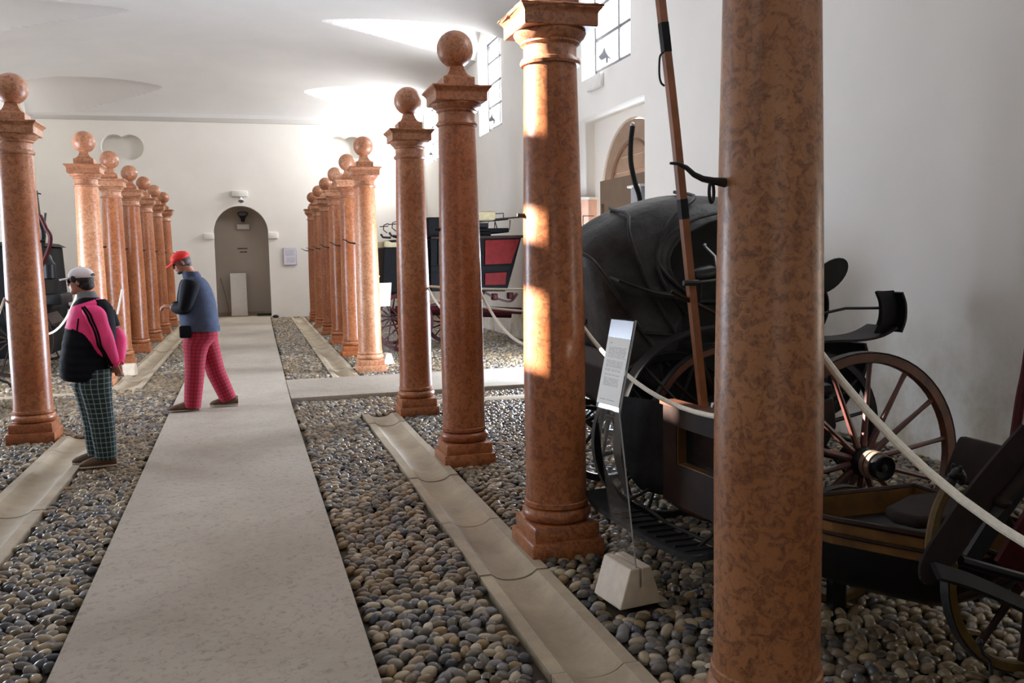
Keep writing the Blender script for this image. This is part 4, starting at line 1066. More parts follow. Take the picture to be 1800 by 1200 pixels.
# --- H: dark coach in the third bay, mostly behind hood and column
def dark_coach(loc, label, W, L, zt, mats, wheels=True, lamp=False):
    r_ = root_at('dark_coach', loc, label, 'carriage'); P = Part(r_); x, y, _ = loc
    x0, x1, y0, y1 = x - L / 2, x + L / 2, y - W / 2, y + W / 2
    body = [(x0, .95), (x0 + .08, .62), (x0 + .4, .55), (x1 - .4, .55), (x1 - .08, .62), (x1, .95), (x1 - .04, zt), (x0 + .04, zt)]
    polyprism(P, 'body', body, y0, y1, M[mats[0]], .02)
    polyprism(P, 'roof', [(x0 - .02, zt), (x1 + .02, zt), (x1 - .1, zt + .06), (x0 + .1, zt + .06)], y0 - .03, y1 + .03, M[mats[1]], .01)
    dr = P('door', MB().box((x, y0 - .012, (zt + .65) / 2), (.52, .02, zt - .75), bev=.006), M[mats[0]])
    P('door_window', MB().box((x, y0 - .026, zt - .32), (.38, .01, .42)), M['dark_glass'], False, None, dr)
    P('door_handle', MB().tube([(x + .18, y0 - .03, 1.0), (x + .18, y0 - .05, 1.0), (x + .12, y0 - .05, 1.0)], .008, 6), M['iron'], True, None, dr)
    P('end_panel', MB().box((x0 - .006, y, (zt + .95) / 2), (.02, W * .7, zt - 1.1), bev=.006), M[mats[1]])
    for xx, r in ((x0 + .35, .45), (x1 - .4, .55)):
        for (yy, out) in ((y0 - .08, -1), (y1 + .08, 1)):
            wheel(P, (xx, yy, r), r, 12, M[mats[2]], M[mats[2]], M['black_paint'], out=out, bands=False)
        P('axle', MB().tube([(xx, y0 - .08, r), (xx, y1 + .08, r)], .025, 8), M['iron'])
        for yy in (y0 + .1, y1 - .1): P('leaf_spring', MB().ribbon(smooth_pts([(xx - .35, yy, .60), (xx, yy, r + .05), (xx + .35, yy, .60)], 5), (0, 1, 0), .05, .03), M['iron'])
    return r_, P
dark_coach((3.75, 8.15, 0), 'black closed coach half hidden behind the leather hood and sunlit column', 1.15, 1.9, 1.55, ('black_paint', 'black_paint', 'black_paint'))
# --- F: tall dark coach on the left
r_, P = dark_coach((-4.15, 15.75, 0), 'tall dark coach on the left behind the woman in pink', 2.1, 2.3, 1.92, ('black_matte', 'grey_guard', 'dark_wood'))
P('boot', MB().box((-3.35, 15.75, .50), (.7, 1.7, .5), bev=.04), M['black_matte'])
P('box_seat', MB().box((-2.86, 15.2, 1.12), (.26, .9, .16), bev=.03), M['black_leather'])
P('lamp', MB().lathe([(.03, 0), (.10, .02), (.11, .22), (.07, .28), (.05, .36), (.02, .38)], 12, (-2.90, 14.85, 1.42)), M['black_paint'])
P('footboard', MB().ribbon([(-2.98, 15.2, .9), (-2.88, 15.2, .75), (-2.78, 15.2, .72)], (0, 1, 0), .9, .03), M['dark_wood'])
r_ = root_at('carriage_shaft', (-3.1, 14.3, 0), 'pair of dark upturned shafts above the coach beside the left edge column', 'shaft'); P = Part(r_)
P('shaft_pole', MB().tube(smooth_pts([(-3.05, 14.3, 0), (-3.12, 14.3, 1.2), tuple(at(74, 425, 14.3)), tuple(at(66, 380, 14.3)), tuple(at(60, 335, 14.3))]), .045, 8), M['black_paint'])
P('shaft_pole', MB().tube(smooth_pts([(-2.95, 14.2, 0), (-2.98, 14.2, 1.2), tuple(at(88, 428, 14.2)), tuple(at(80, 400, 14.2)), tuple(at(70, 378, 14.2))]), .03, 8), M['dark_red'])
P('shaft_hook', MB().tube([at(60, 338, 14.3), at(72, 341, 14.3)], .012, 6), M['iron'])
P('shaft_hook', MB().tube([at(78, 395, 14.3), at(80, 374, 14.3)], .016, 6), M['iron'])
# --- G: little cart cut by the left frame edge
r_ = root_at('hand_cart', (-3.6, 11.5, 0), 'low cart with orange-brown wheel cut by the left frame edge', 'cart'); P = Part(r_)
P('platform', MB().box((-3.75, 11.55, .46), (1.5, .8, .05), bev=.008), M['tub_wood'])
for x in (-3.25, -4.25):
    for (y, out) in ((11.08, -1), (12.02, 1)): wheel(P, (x, y, .22), .22, 8, M['dark_wood'], M['door_dark'], M['black_paint'], hub_len=.12, hub_r=.04, rim_w=.035, rim_t=.035, out=out, bands=False)
    P('axle', MB().tube([(x, 11.08, .22), (x, 12.02, .22)], .018, 6), M['iron']); P('bolster', MB().box((x, 11.55, .34), (.08, .7, .2)), M['dark_wood'], False)
P('drawbar', MB().tube([(-3.0, 11.5, .40), (-2.75, 11.5, .30), (-2.62, 11.5, .12)], .016, 6), M['iron'])

# --- E: red carriage with roof seats behind the right row
def red_carriage():
    r_ = root_at('red_carriage', (3.5, 16.2, 0), 'red and black carriage with railed roof seats and beige cushion behind the right columns', 'carriage'); P = Part(r_)
    y0, y1 = 15.6, 16.9
    q = lambda u, v: (at(u, v, y0).x, at(u, v, y0).z)
    body = [q(757, 505), q(757, 420), q(917, 416), q(905, 462), q(893, 505), q(888, 512), q(760, 512)]
    polyprism(P, 'body', body, y0, y1, M['black_matte'], .012)
    def panel(pts, nm, mat): polyprism(P, nm, [q(*p) for p in pts], y0 - .03, y0 - .005, mat, .006)
    panel([(852, 422), (913, 420), (898, 463), (852, 465)], 'upper_panel', M['red_paint'])
    panel([(770, 422), (842, 422), (842, 465), (770, 465)], 'upper_panel', M['black_paint'])
    panel([(852, 480), (890, 478), (888, 500), (852, 501)], 'lower_panel', M['red_paint'])
    panel([(775, 480), (842, 480), (842, 502), (775, 502)], 'lower_panel', M['dark_red'])
    panel([(757, 468), (899, 466), (896, 476), (757, 478)], 'moulding', M['black_matte'])
    panel([(757, 416), (920, 413), (920, 418), (757, 420)], 'top_rail', M['dark_wood'])
    # front box (left) with cushion
    fb = [q(672, 520), q(676, 436), q(757, 436), q(757, 512), q(700, 525)]
    polyprism(P, 'front_box', fb, y0 + .05, y1 - .05, M['black_matte'], .012)
    o = P('cushion', MB().box(((q(670, 0)[0] + q(700, 0)[0]) / 2 + .0, (y0 + y1) / 2, q(680, 429)[1]), (.45, 1.1, .13), bev=.05), M['cushion_beige'])
    # high seat and rails
    hb = [q(754, 418), q(754, 381), q(838, 381), q(838, 404), q(866, 404), q(866, 416)]
    polyprism(P, 'box_seat', hb, y0 + .1, y1 - .1, M['black_matte'], .02)
    polyprism(P, 'seat_board', [q(840, 410), q(898, 408), q(898, 400), q(840, 401)], y0 + .1, y1 - .1, M['black_matte'], .02)
    polyprism(P, 'seat_back', [q(842, 400), q(864, 400), q(864, 391), q(842, 391)], y0 + .2, y1 - .2, M['black_leather'], .01)
    c = q(856, 379); P('roof_cushion', MB().box((c[0], (y0 + y1) / 2 - .2, c[1]), (.36, .9, .17), bev=.06), M['cushion_beige'])
    for yy in (y0 + .12, y1 - .12):
        def rl(pts, r=.010):
            P('rail', MB().tube([(q(*p)[0], yy, q(*p)[1]) for p in pts], r, 6), M['iron'])
        rl([(840, 388), (870, 385), (917, 381), (925, 380)], .016)
        rl([(873, 375), (888, 374), (888, 386)]); rl([(900, 386), (899, 402), (876, 405)]); rl([(873, 388), (878, 405)])
        rl([(684, 394), (700, 393)], .010); rl([(700, 388), (692, 391), (691, 400), (698, 406)])
        rl([(686, 408), (690, 414), (705, 415)], .022)
    polyprism(P, 'front_footboard', [q(684, 422), q(700, 421), q(757, 419), q(757, 424), q(690, 426)], y0 + .1, y1 - .1, M['black_matte'], .01)
    # undercarriage
    P('perch', MB().tube([(q(700, 545)[0], y0 + .3, q(700, 545)[1]), (q(850, 545)[0], y0 + .3, q(850, 545)[1]), (q(925, 548)[0], y0 + .3, q(925, 548)[1])], .06, 8), M['dark_red'])
    P('perch', MB().tube([(q(700, 552)[0], y1 - .3, q(700, 552)[1]), (q(925, 560)[0], y1 - .3, q(925, 560)[1])], .05, 8), M['dark_red'])
    for (u0, v0) in ((872, 522), (900, 520)):
        c = q(u0, v0); P('spring_clamp', MB().box((c[0], y0 + .12, c[1]), (.10, .16, .12), bev=.02), M['dark_red'])
    P('leaf_spring', MB().ribbon(smooth_pts([(q(852, 512)[0], y0 + .12, q(852, 512)[1]), (q(875, 524)[0], y0 + .12, q(875, 524)[1]), (q(900, 530)[0], y0 + .12, q(900, 530)[1]), (q(912, 516)[0], y0 + .12, q(912, 516)[1])], 5), (0, 1, 0), .08, .035), M['dark_red'])
    P('leaf_spring', MB().ribbon(smooth_pts([(q(700, 530)[0], y0 + .12, q(700, 530)[1]), (q(740, 542)[0], y0 + .12, q(740, 542)[1]), (q(780, 530)[0], y0 + .12, q(780, 530)[1])], 5), (0, 1, 0), .08, .035), M['dark_red'])
    for (x, r) in ((2.52, .52), (3.56, .38)):
        for (yy, out) in ((y0 - .06, -1), (y1 + .06, 1)):
            wheel(P, (x, yy, r), r, 12, M['dark_red'], M['dark_red'], M['black_paint'], out=out, bands=False, rim_w=.06, rim_t=.07)
        P('axle', MB().tube([(x, y0 - .06, r), (x, y1 + .06, r)], .03, 8), M['iron'])
red_carriage()

# ------------------------------------------------------------------ things on and by the walls
P = Part(root_at('arched_door', (XR + .36, 12.22, 0), 'weathered wooden arched door head in the white wall recess', 'door'))
def archp(r, cy, cz, n=22): return [(cy + r * math.cos(a), cz + r * math.sin(a)) for a in np.linspace(0, PI, n)]
xb = XR + .345
ring_o, ring_i = archp(1.15, 12.22, 2.42), archp(.86, 12.22, 2.42)
poly = ring_o + ring_i[::-1]
mb = MB(); vs = [(xb + dx, y, z) for dx in (0, .05) for ring in (ring_o, ring_i) for (y, z) in ring]; n = len(ring_o); fs = []
for k in range(n - 1):
    a, b, c, d = k, k + 1, n + k + 1, n + k; fs += [(a, b, c, d), (a + 2 * n, d + 2 * n, c + 2 * n, b + 2 * n), (a, a + 2 * n, b + 2 * n, b), (d, c, c + 2 * n, d + 2 * n)]
P('door_frame', mb.add(vs, fs), M['door_wood'], False)
P('moulding', MB().tube([(xb - .005, y, z) for (y, z) in archp(.86, 12.22, 2.42, 26)], .022, 8), M['door_dark'])
for k in range(6):
    z0 = 2.0 + k * .215; z1 = min(z0 + .205, 3.26)
    h = lambda z: .86 if z < 2.42 else math.sqrt(max(.0004, .86 ** 2 - (z - 2.42) ** 2))
    P('plank', MB().prism([(12.22 - h(z0), z0), (12.22 + h(z0), z0), (12.22 + h(z1), z1), (12.22 - h(z1), z1)], 'X', xb + .02, xb + .045), M['door_wood'], False)
tag(P('door_transom', MB().box((xb + .03, 12.22, 2.36), (.06, 2.3, .12)), M['door_wood'], False))
r_ = root_at('hardboard_sheet', (XR + .12, 12.1, 0), 'large brown board standing in the wall recess behind the leather hood', 'board'); P = Part(r_)
P('board', MB().box((XR + .18, 12.08, 2.22), (.02, 1.96, 1.06)), M['board'], False)
for y in (11.15, 12.95): P('batten', MB().box((XR + .15, y, 1.2), (.03, .05, 2.4)), M['board'], False)
r_ = root_at('open_door_leaf', (XR + .17, 13.58, 0), 'pale peach door leaf folded against the recess side, left of the brown board', 'door'); P = Part(r_)
lf = P('leaf', MB().box((XR + .18, 13.60, 1.26), (.30, .04, 2.5), bev=.004), M['peach'])
P('moulding', MB().box((XR + .08, 13.575, 1.3), (.014, .012, 1.9)), M['door_dark'], False, None, lf)
P('moulding', MB().box((XR + .17, 13.575, 2.25), (.19, .012, .014)), M['door_dark'], False, None, lf)
P('leaf_cap', MB().box((XR + .18, 13.585, 2.53), (.32, .08, .04)), M['white_box'], False)
r_ = root_at('wall_box', (XR + .08, 11.25, 2.3), 'grey plastic box beside the brown board above the hood', 'box'); P = Part(r_)
P('box_body', MB().box((XR + .05, 11.28, 2.32), (.16, .34, .42), bev=.01), M['grey_box'])
P('box_lid', MB().box((XR + .04, 11.30, 2.545), (.2, .42, .03), bev=.006), M['white_box'])

def floodlight(loc, d, label, mat='grey_box', s_=1.0):
    r_ = root_at('floodlight', loc, label, 'floodlight', None); P = Part(r_); c = Vector(loc); R = Vector(d).to_track_quat('Z', 'Y').to_matrix()
    P('lamp_housing', MB().lathe([(.02 * s_, -.16 * s_), (.045 * s_, -.15 * s_), (.06 * s_, -.06 * s_), (.13 * s_, .05 * s_), (.135 * s_, .07 * s_), (.11 * s_, .06 * s_)], 20, c, R), M[mat])
    P('lamp_lens', MB().lathe([(.0, .055 * s_), (.112 * s_, .056 * s_), (.112 * s_, .062 * s_)], 20, c, R), M['blue_strip'])
    P('bracket', MB().tube([c, c + Vector((0, 0, -.16 * s_))], .015 * s_, 6), M['iron'])
def sign_box(loc, size, label, name='emergency_light_box', cat='light box'):
    r_ = root_at(name, loc, label, cat); P = Part(r_)
    P('casing', MB().box(loc, size, bev=.012), M['white_box'])
    n = 0 if size[0] < size[1] else 1
    c = list(loc); c[n] -= size[n] / 2 * 1.02; sz = [q * .86 for q in size]; sz[n] = .01
    P('diffuser', MB().box(c, sz, bev=.002), M['white_box'])
floodlight((XR - .06, 12.18, 4.47), (.5, -.8, .35), 'round floodlight on the sill of the nearest window, above white box', s_=.8)
floodlight((XR - .06, 18.35, 4.50), (.5, -.8, .35), 'bluish floodlight on the sill of the second window', s_=.8)
floodlight((XR - .06, 24.9, 4.52), (.5, -.8, .3), 'tiny floodlight at the farthest window sill in the glare', s_=.8)
sign_box((XR - .03, 12.72, 4.17), (.06, .55, .20), 'white rectangular box on the wall just below the nearest window')
sign_box((ax0 + .01, YF - .05, 3.50), (.42, .09, .17), 'white rectangular box on the far wall over the arch top')
floodlight((ax0 + .04, YF - .10, 3.32), (0, -.6, -1), 'small white floodlight hanging above the arched niche', 'white_box', .6)
sign_box((ax0 + .06, YF + .94, 2.62), (.34, .12, .14), 'small grey box high on the back wall of the arched niche')
floodlight((ax0 + .06, YF + .78, 2.92), (0, -.5, 1), 'dark uplighter bowl inside the arched niche', 'iron', 1.1)
# ceiling spot
r_ = root_at('ceiling_spot', (-.30, 15.9, 6.40), 'tiny brass spotlight on the grey vault', 'spotlight'); P = Part(r_)
P('spot_head', MB().lathe([(.012, 0), (.05, .01), (.06, .07), (.03, .1)], 14, (-.30, 15.9, 6.31)), M['brass']); P('spot_stem', MB().tube([(-.30, 15.9, 6.40), (-.30, 15.9, 6.46)], .01, 6), M['iron'])
# notices
def notice(c, wdt, h, label, frame=True, mat='notice_paper'):
    r_ = root_at('framed_notice', c, label, 'notice'); P = Part(r_)
    if frame: P('frame', MB().box((c[0], c[1], c[2]), (wdt + .03, .015, h + .03), bev=.003), M['blue_strip'])
    mb = MB().box((c[0], c[1] - .010, c[2]), (wdt, .006, h)); mb.uv = {}
    for fi, f in enumerate(mb.f): mb.uv[fi] = [((mb.v[i][0] - c[0]) / wdt + .5, (mb.v[i][2] - c[2]) / h + .5) for i in f]
    P('printed_sheet', mb, M[mat], False)
notice((1.09, YF - .02, 1.73), .34, .46, 'framed notice with bluish print on the far wall right of the arch')
r_ = root_at('wall_lettering', (ax0 + .02, YF + 1.0, 1.95), 'two short dark lines of lettering on the niche back wall', 'lettering'); P = Part(r_)
rr = random.Random(4)
for (z, x0, x1) in ((1.99, -.13, .15), (1.89, -.06, .13)):
    x = x0; mb = MB()
    while x < x1 - .01:
        ww = rr.uniform(.012, .02); mb.box((ax0 + x + ww / 2, YF + 1.005, z), (ww, .008, rr.choice([.03, .03, .04]))); x += ww + .006
    P('lettering', mb, M['iron'], False)
# white plinth, stick and mat in the niche
r_ = root_at('white_panel', (-.36, YF + .75, .05), 'tall white panel leaning inside the arched niche', 'panel'); P = Part(r_)
P('board', MB().box((-.36, YF + .62, .67), (.44, .10, 1.22), Matrix.Rotation(math.radians(-4), 3, 'X'), bev=.006), M['white_box'])
P('foot_strip', MB().box((-.36, YF + .60, .085), (.46, .14, .06), bev=.006), M['white_box'])
tag(MB().tube([(-.62, YF + .6, .05), (-.75, YF + .85, .7), (-.85, YF + .97, 1.15)], .012, 8).build('wooden_stick', M['door_wood']), 'thin wooden stick leaning at the left of the niche', 'stick')
tag(MB().box((.33, YF + .55, .075), (.42, .35, .05), bev=.01).build('door_mat', M['iron']), 'small dark mat on the niche floor at right', 'mat')
tag(MB().sphere((.62, YF - .22, .05), (.09, .05, .05), 10).build('rubber_doorstop', M['iron']), 'small dark lump by the niche right foot', 'doorstop')

# ------------------------------------------------------------------ people
def head(mb, c, f, s_, sc=1.0, tilt=0.0):
    """skull with face looking along f, s_ = sideways"""
    f = Vector(f).normalized(); s_ = Vector(s_).normalized(); up = f.cross(s_).normalized()
    if up.z < 0: up = -up
    R = Matrix((f, s_, up)).transposed(); c = Vector(c)
    L = lambda x, y, z: c + R @ (Vector((x, y, z)) * sc)
    mb.sphere(L(-.012, 0, .02), tuple(q * sc for q in (.094, .075, .100)), 20, R)
    mb.sphere(L(.020, 0, -.042), tuple(q * sc for q in (.064, .056, .070)), 16, R)
    mb.sphere(L(.062, 0, -.086), tuple(q * sc for q in (.026, .028, .024)), 12, R)        # chin
    mb.sphere(L(.072, 0, .018), tuple(q * sc for q in (.020, .045, .014)), 12, R)          # brow
    mb.tube([L(.078, 0, .012), L(.094, 0, -.012), L(.100, 0, -.026), L(.084, 0, -.034)], [.008 * sc, .011 * sc, .014 * sc, .010 * sc], 8)
    mb.sphere(L(.082, 0, -.050), tuple(q * sc for q in (.012, .022, .006)), 10, R); mb.sphere(L(.080, 0, -.061), tuple(q * sc for q in (.012, .020, .007)), 10, R)
    for k in (-1, 1): mb.sphere(L(-.010, k * .076, -.010), tuple(q * sc for q in (.018, .010, .030)), 10, R); mb.sphere(L(.052, k * .036, -.028), tuple(q * sc for q in (.02, .018, .018)), 10, R)
    return L, R
def hand(mb, w_, d, n_, curl, sc=1.0, side=1):
    """wrist w_, direction d, palm normal n_; five separate curled fingers"""
    d = Vector(d).normalized(); n_ = Vector(n_).normalized(); s_ = d.cross(n_).normalized() * side; w_ = Vector(w_)
    mb.loft([(w_, s_ * .024 * sc, n_ * .018 * sc), (w_ + d * .03 * sc, s_ * .034 * sc, n_ * .016 * sc), (w_ + d * .075 * sc, s_ * .040 * sc, n_ * .014 * sc), (w_ + d * .09 * sc, s_ * .036 * sc, n_ * .010 * sc)], 12)
    for k, (o, l) in enumerate(((-.030, .060), (-.010, .072), (.010, .076), (.030, .066))):
        p = w_ + (d * .080 + s_ * o) * sc; pts = [p]; a = 0
        for seg in (.45, .32, .26):
            a += curl; p = p + (d * math.cos(a) + n_ * math.sin(a)) * l * seg * sc; pts.append(p)
        mb.tube(pts, [.0092 * sc, .0085 * sc, .0078 * sc, .006 * sc], 8)
    p = w_ + (d * .028 + s_ * .03) * sc; mb.tube([p, p + (s_ * .024 + d * .022) * sc, p + (s_ * .030 + d * .048 + n_ * .012) * sc, p + (s_ * .024 + d * .066 + n_ * .022) * sc], [.013 * sc, .011 * sc, .009 * sc, .007 * sc], 8)

def person_body(P, mb):
    mb.uv = None
    o = P('body', mb, M['skin'])
    md = o.modifiers.new('r', 'REMESH'); md.mode = 'VOXEL'; md.voxel_size = 0.006; md.use_smooth_shade = True
    md = o.modifiers.new('s', 'SMOOTH'); md.iterations = 3; md.factor = .5
    return o
def cap(P, L, R, mat, sc=1.0, crown=.108, peak_drop=0.0, label=None, opening=True):
    vs = []; n = 24; m_ = 8; fs = []
    for i in range(m_ + 1):
        th = PI / 2 * i / m_
        for k in range(n):
            a = 2 * PI * k / n; x = math.cos(a) * math.sin(th) * .104 - .012; y = math.sin(a) * math.sin(th) * .086; z = .040 + math.cos(th) * (crown - .03) - (.012 if i == m_ else 0)
            vs.append(L(x, y, z))
    for i in range(m_):
        for k in range(n): fs.append((i * n + k, (i + 1) * n + k, (i + 1) * n + (k + 1) % n, i * n + (k + 1) % n))
    cp = P('cap', MB().add(vs, fs), M[mat], True, label); md = cp.modifiers.new('t', 'SOLIDIFY'); md.thickness = .004
    # peak
    pv = []; rows = 6
    for i in range(rows + 1):
        t_ = i / rows
        for k in range(9):
            q = (k / 8 - .5) * 2; y = q * (.074 - .012 * t_ * t_); x = .068 + (.086 * t_) * (1 - .22 * q * q) + (1 - abs(q)) * .016
            z = .036 - .010 * q * q - (.012 + peak_drop) * t_
            pv.append(L(x, y, z))
    pf = [(i * 9 + k, (i + 1) * 9 + k, (i + 1) * 9 + k + 1, i * 9 + k + 1) for i in range(rows) for k in range(8)]
    o = P('peak', MB().add(pv, pf), M[mat], True, None, cp); md = o.modifiers.new('t', 'SOLIDIFY'); md.thickness = .005
    P('button', MB().sphere(L(-.012, 0, .040 + crown - .03), .008, 8), M[mat], True, None, cp)
    if opening: P('strap_gap', MB().sphere(L(-.108, 0, .046), tuple([.010, .034, .016]), 12, R), M['hair'], True, None, cp)
    return cp
def shoe(P, heel, d, L_=.27, name='shoe'):
    heel = Vector(heel); d = Vector(d).normalized(); s_ = Vector((-d.y, d.x, 0)); up = Vector((0, 0, 1))
    sec = [(0.0, .022, .034, .034), (.03, .034, .048, .042), (.09, .036, .050, .044), (.15, .040, .040, .036), (.20, .044, .032, .028), (.25, .036, .022, .022), (.275, .012, .012, .016)]
    k = L_ / .275
    pitch = d.z
    o = P(name, MB().loft([(heel + d * x * k + up * (h + .014), s_ * w_, up * h) for (x, w_, h, _) in sec], 16), M['shoe'])
    P('sole', MB().loft([(heel + d * x * k + up * .010, s_ * w_ * 1.06, up * .011) for (x, w_, h, _) in sec], 16), M['shoe_sole'], True, None, o)
    P('shoe_collar', MB().loft([(heel + d * .045 * k + up * .05, s_ * .036, d * .045), (heel + d * .04 * k + up * .10, s_ * .038, d * .045)], 16), M['shoe'], True, None, o)
    return o
def vx(v): return Vector(v)

# woman: stands with her back three-quarters to us, facing left, hands clasped behind
def woman():
    Y = 7.85
    r_ = root_at('person', (-1.22, Y, 0), 'person in pink and black jacket, white cap and dark green plaid trousers, hands behind back', 'person'); P = Part(r_)
    W = lambda u, v, dy=0.0: at(u, v, Y + dy)
    f = Vector((-1, .25, -.03)).normalized(); s_ = Vector((.25, 1, 0)).normalized(); up = Vector((0, 0, 1))
    mb = MB(); hc = W(141, 494); hd, R = head(mb, hc, f, s_, 0.96)
    nb = W(153, 524)
    mb.tube([hc + Vector((.02, 0, -.04)), W(149, 513), nb], [.052, .050, .058], 14)
    X_, Yv = Vector((1, 0, 0)), Vector((0, 1, 0))
    mb.loft([(W(157, 524), X_ * .07, Yv * .06), (W(156, 545), X_ * .10, Yv * .12), (W(152, 590), X_ * .10, Yv * .13), (W(154, 630), X_ * .09, Yv * .11), (W(161, 665), X_ * .09, Yv * .11), (W(163, 685), X_ * .08, Yv * .09)], 16)
    legs = {}
    for k, (hip, kn, an) in {-1: ((168, 680), (180, 748), (187, 803)), 1: ((156, 678), (168, 745), (172, 797))}.items():
        dy = k * .075
        a, b, c = W(*hip, dy), W(*kn, dy), W(*an, dy); legs[k] = (a, b, c)
        mb.tube([a, b, c], [.066, .050, .034], 12)
    arms = {}
    for k, (sh, el, wr) in {-1: ((163, 541), (184, 597), (203, 641)), 1: ((180, 545), (208, 598), (209, 640))}.items():
        dy = -.17 if k < 0 else .15
        a = W(*sh, dy); b = W(*el, dy * 1.05); c = W(*wr, -.05 if k < 0 else .03); arms[k] = (a, b, c)
        mb.tube([a, b, c], [.05, .04, .028], 12)
        hand(mb, c, (W(209, 662, 0) - c), (.2, -.3 * k, .3), .45, .92, k)
    person_body(P, mb)
    # hair below the cap
    mb = MB(); mb.sphere(hd(-.026, 0, .012), (.078, .083, .080), 18, R).sphere(hd(-.05, 0, -.034), (.056, .072, .048), 16, R).sphere(hd(.015, -.072, .02), (.035, .016, .030), 10, R).sphere(hd(.015, .072, .02), (.035, .016, .030), 10, R)
    h = P('hair', mb, M['hair'])
    for k in (-1, 1): P('sunglass_lens', MB().sphere(hd(.080, k * .030, .002), (.010, .024, .016), 10, R), M['dark_glass'])
    P('sunglass_arm', MB().tube([hd(.078, -.055, .004), hd(.02, -.080, .004)], .003, 6), M['dark_glass'])
    cap(P, hd, R, 'cap_white', label='white cotton cap')
    # jacket: two colours split by a wavy seam
    sec = [(522, 141, 172, .085), (530, 132, 184, .13), (540, 126, 192, .165), (556, 120, 197, .18), (575, 115, 200, .185), (600, 110, 200, .19), (625, 106, 197, .195), (648, 104, 193, .20), (660, 106, 190, .195), (667, 112, 186, .18)]
    def zc(v): return v
    def jacket(y0, y1, nm, mat, th=0.0):
        L_ = []; vv = [q[0] for q in sec]; rj = random.Random(8)
        for v in np.linspace(y0, y1, 120):
            a, b, hy = (float(np.interp(v, vv, [q[k] for q in sec])) for k in (1, 2, 3)); fold = 1 + .010 * math.sin(v * .45) + .006 * math.sin(v * .21 + 1)
            A, B = W(a, v), W(b, v); L_.append(((A + B) / 2, (B - A) / 2 * fold, Yv * hy * fold))
        mb = MB().loft(L_, 160)
        return P(nm, mb, M[mat])
    mats = jacket(522, 667, 'jacket', 'navy')
    me = mats.data
    me.materials.append(M['pink'])
    off = Vector(r_.location)
    for p in me.polygons:
        c = sum((Vector(me.vertices[i].co) for i in p.vertices), Vector()) / len(p.vertices) + off
        u, v, _ = proj(*c)
        seam = 574 + 5 * math.sin((u - 110) * .12) + max(0, u - 128) * .95
        top = 538 - (u - 128) * .30
        if v < seam and v > top and u < 180 and c.y < Y + .10: p.material_index = 1
    P('collar', MB().loft([(W(156, 527), X_ * .082, Yv * .085), (W(153, 519), X_ * .075, Yv * .078), (W(151, 512), X_ * .066, Yv * .068)], 20), M['collar'], True, 'grey knitted collar')
    P('zip', MB().tube([W(138, 560, -.17), W(135, 582, -.185)], .006, 6), M['navy'])
    for k in (-1, 1):
        a, b, c = arms[k]; d1 = (b - a).normalized(); d2 = (c - b).normalized()
        def ring(p, d, r, r2=None):
            s1 = d.cross(Vector((0, 1, .2))).normalized(); s2 = d.cross(s1).normalized(); return (p, s1 * r, s2 * (r2 or r))
        rr = random.Random(11 + k); L_ = []
        path = [a - d1 * .02 + Vector((-.03, 0, .0)), a + d1 * .04, a.lerp(b, .35), a.lerp(b, .6), a.lerp(b, .85), b, b.lerp(c, .2), b.lerp(c, .45), b.lerp(c, .7), b.lerp(c, .93)]
        rad = [.060, .082, .078, .070, .070, .070, .064, .058, .050, .040]
        for i, (p, r) in enumerate(zip(path, rad)):
            L_.append(ring(p, d1 if i < 5 else d2 if i > 5 else (d1 + d2).normalized(), r * rr.uniform(.96, 1.06)))
        if k == 1: P('sleeve', MB().loft([(p, s1 * 1.02, s2 * 1.02) for (p, s1, s2) in L_[:4]], 20), M['navy'])
        sl = P('sleeve', MB().loft(L_ if k < 0 else L_[3:], 20), M['pink']); sl.modifiers.new('s', 'SUBSURF').render_levels = 1
        if k == -1:
            for q in (-.022, .022):
                pts = []
                for i in range(len(path)):
                    p, s1, s2 = L_[i]; dirn = Vector((-.55 + q * 8, -1, .25 + q * 4)); dd = d1 if i < 5 else d2; dirn = (dirn - dd * dirn.dot(dd)).normalized()
                    pts.append(p + dirn * s1.length * 1.02)
                P('sleeve_stripe', MB().ribbon(smooth_pts(pts, 3), (pts[-1] - pts[0]).cross(Vector((0, -1, 0))), .016, .006), M['navy'], True, None, sl)
            P('shoulder_yoke', MB().loft([(W(172, 526, -.03), X_ * .06, Yv * .05), (W(183, 540, -.04), X_ * .062, Yv * .12), (W(190, 570, -.04), X_ * .055, Yv * .14), (W(193, 600, -.03), X_ * .045, Yv * .13)], 20), M['navy'], True, None, mats)
        P('cuff', MB().loft([ring(b.lerp(c, .90), d2, .044), ring(b.lerp(c, .98), d2, .038)], 16), M['pink'], True, None, sl)
    # trousers
    mb = MB()
    for k, hw_ in ((1, 0), (-1, 0)):
        a, b, c = legs[k]; ax = Vector((1, 0, 0))
        L_ = [(W(167 if k < 0 else 162, 648, k * .05), X_ * .125, Yv * .12), (a, X_ * .120, Yv * .115), (a.lerp(b, .35), X_ * .108, Yv * .095), (a.lerp(b, .7), X_ * .098, Yv * .085), (b, X_ * .094, Yv * .082), (b.lerp(c, .4), X_ * .090, Yv * .078), (b.lerp(c, .8), X_ * .082, Yv * .072), (c + Vector((0, 0, -.012)), X_ * .076, Yv * .068)]
        mb.loft(L_, 24)
    P('trousers', mb, M['plaid_green'])
    for k in (-1, 1):
        c = legs[k][2]; g = Vector((c.x + .075, c.y, 0.012)); shoe(P, g, (-1, .1 if k > 0 else -.05, 0), .275)
woman()

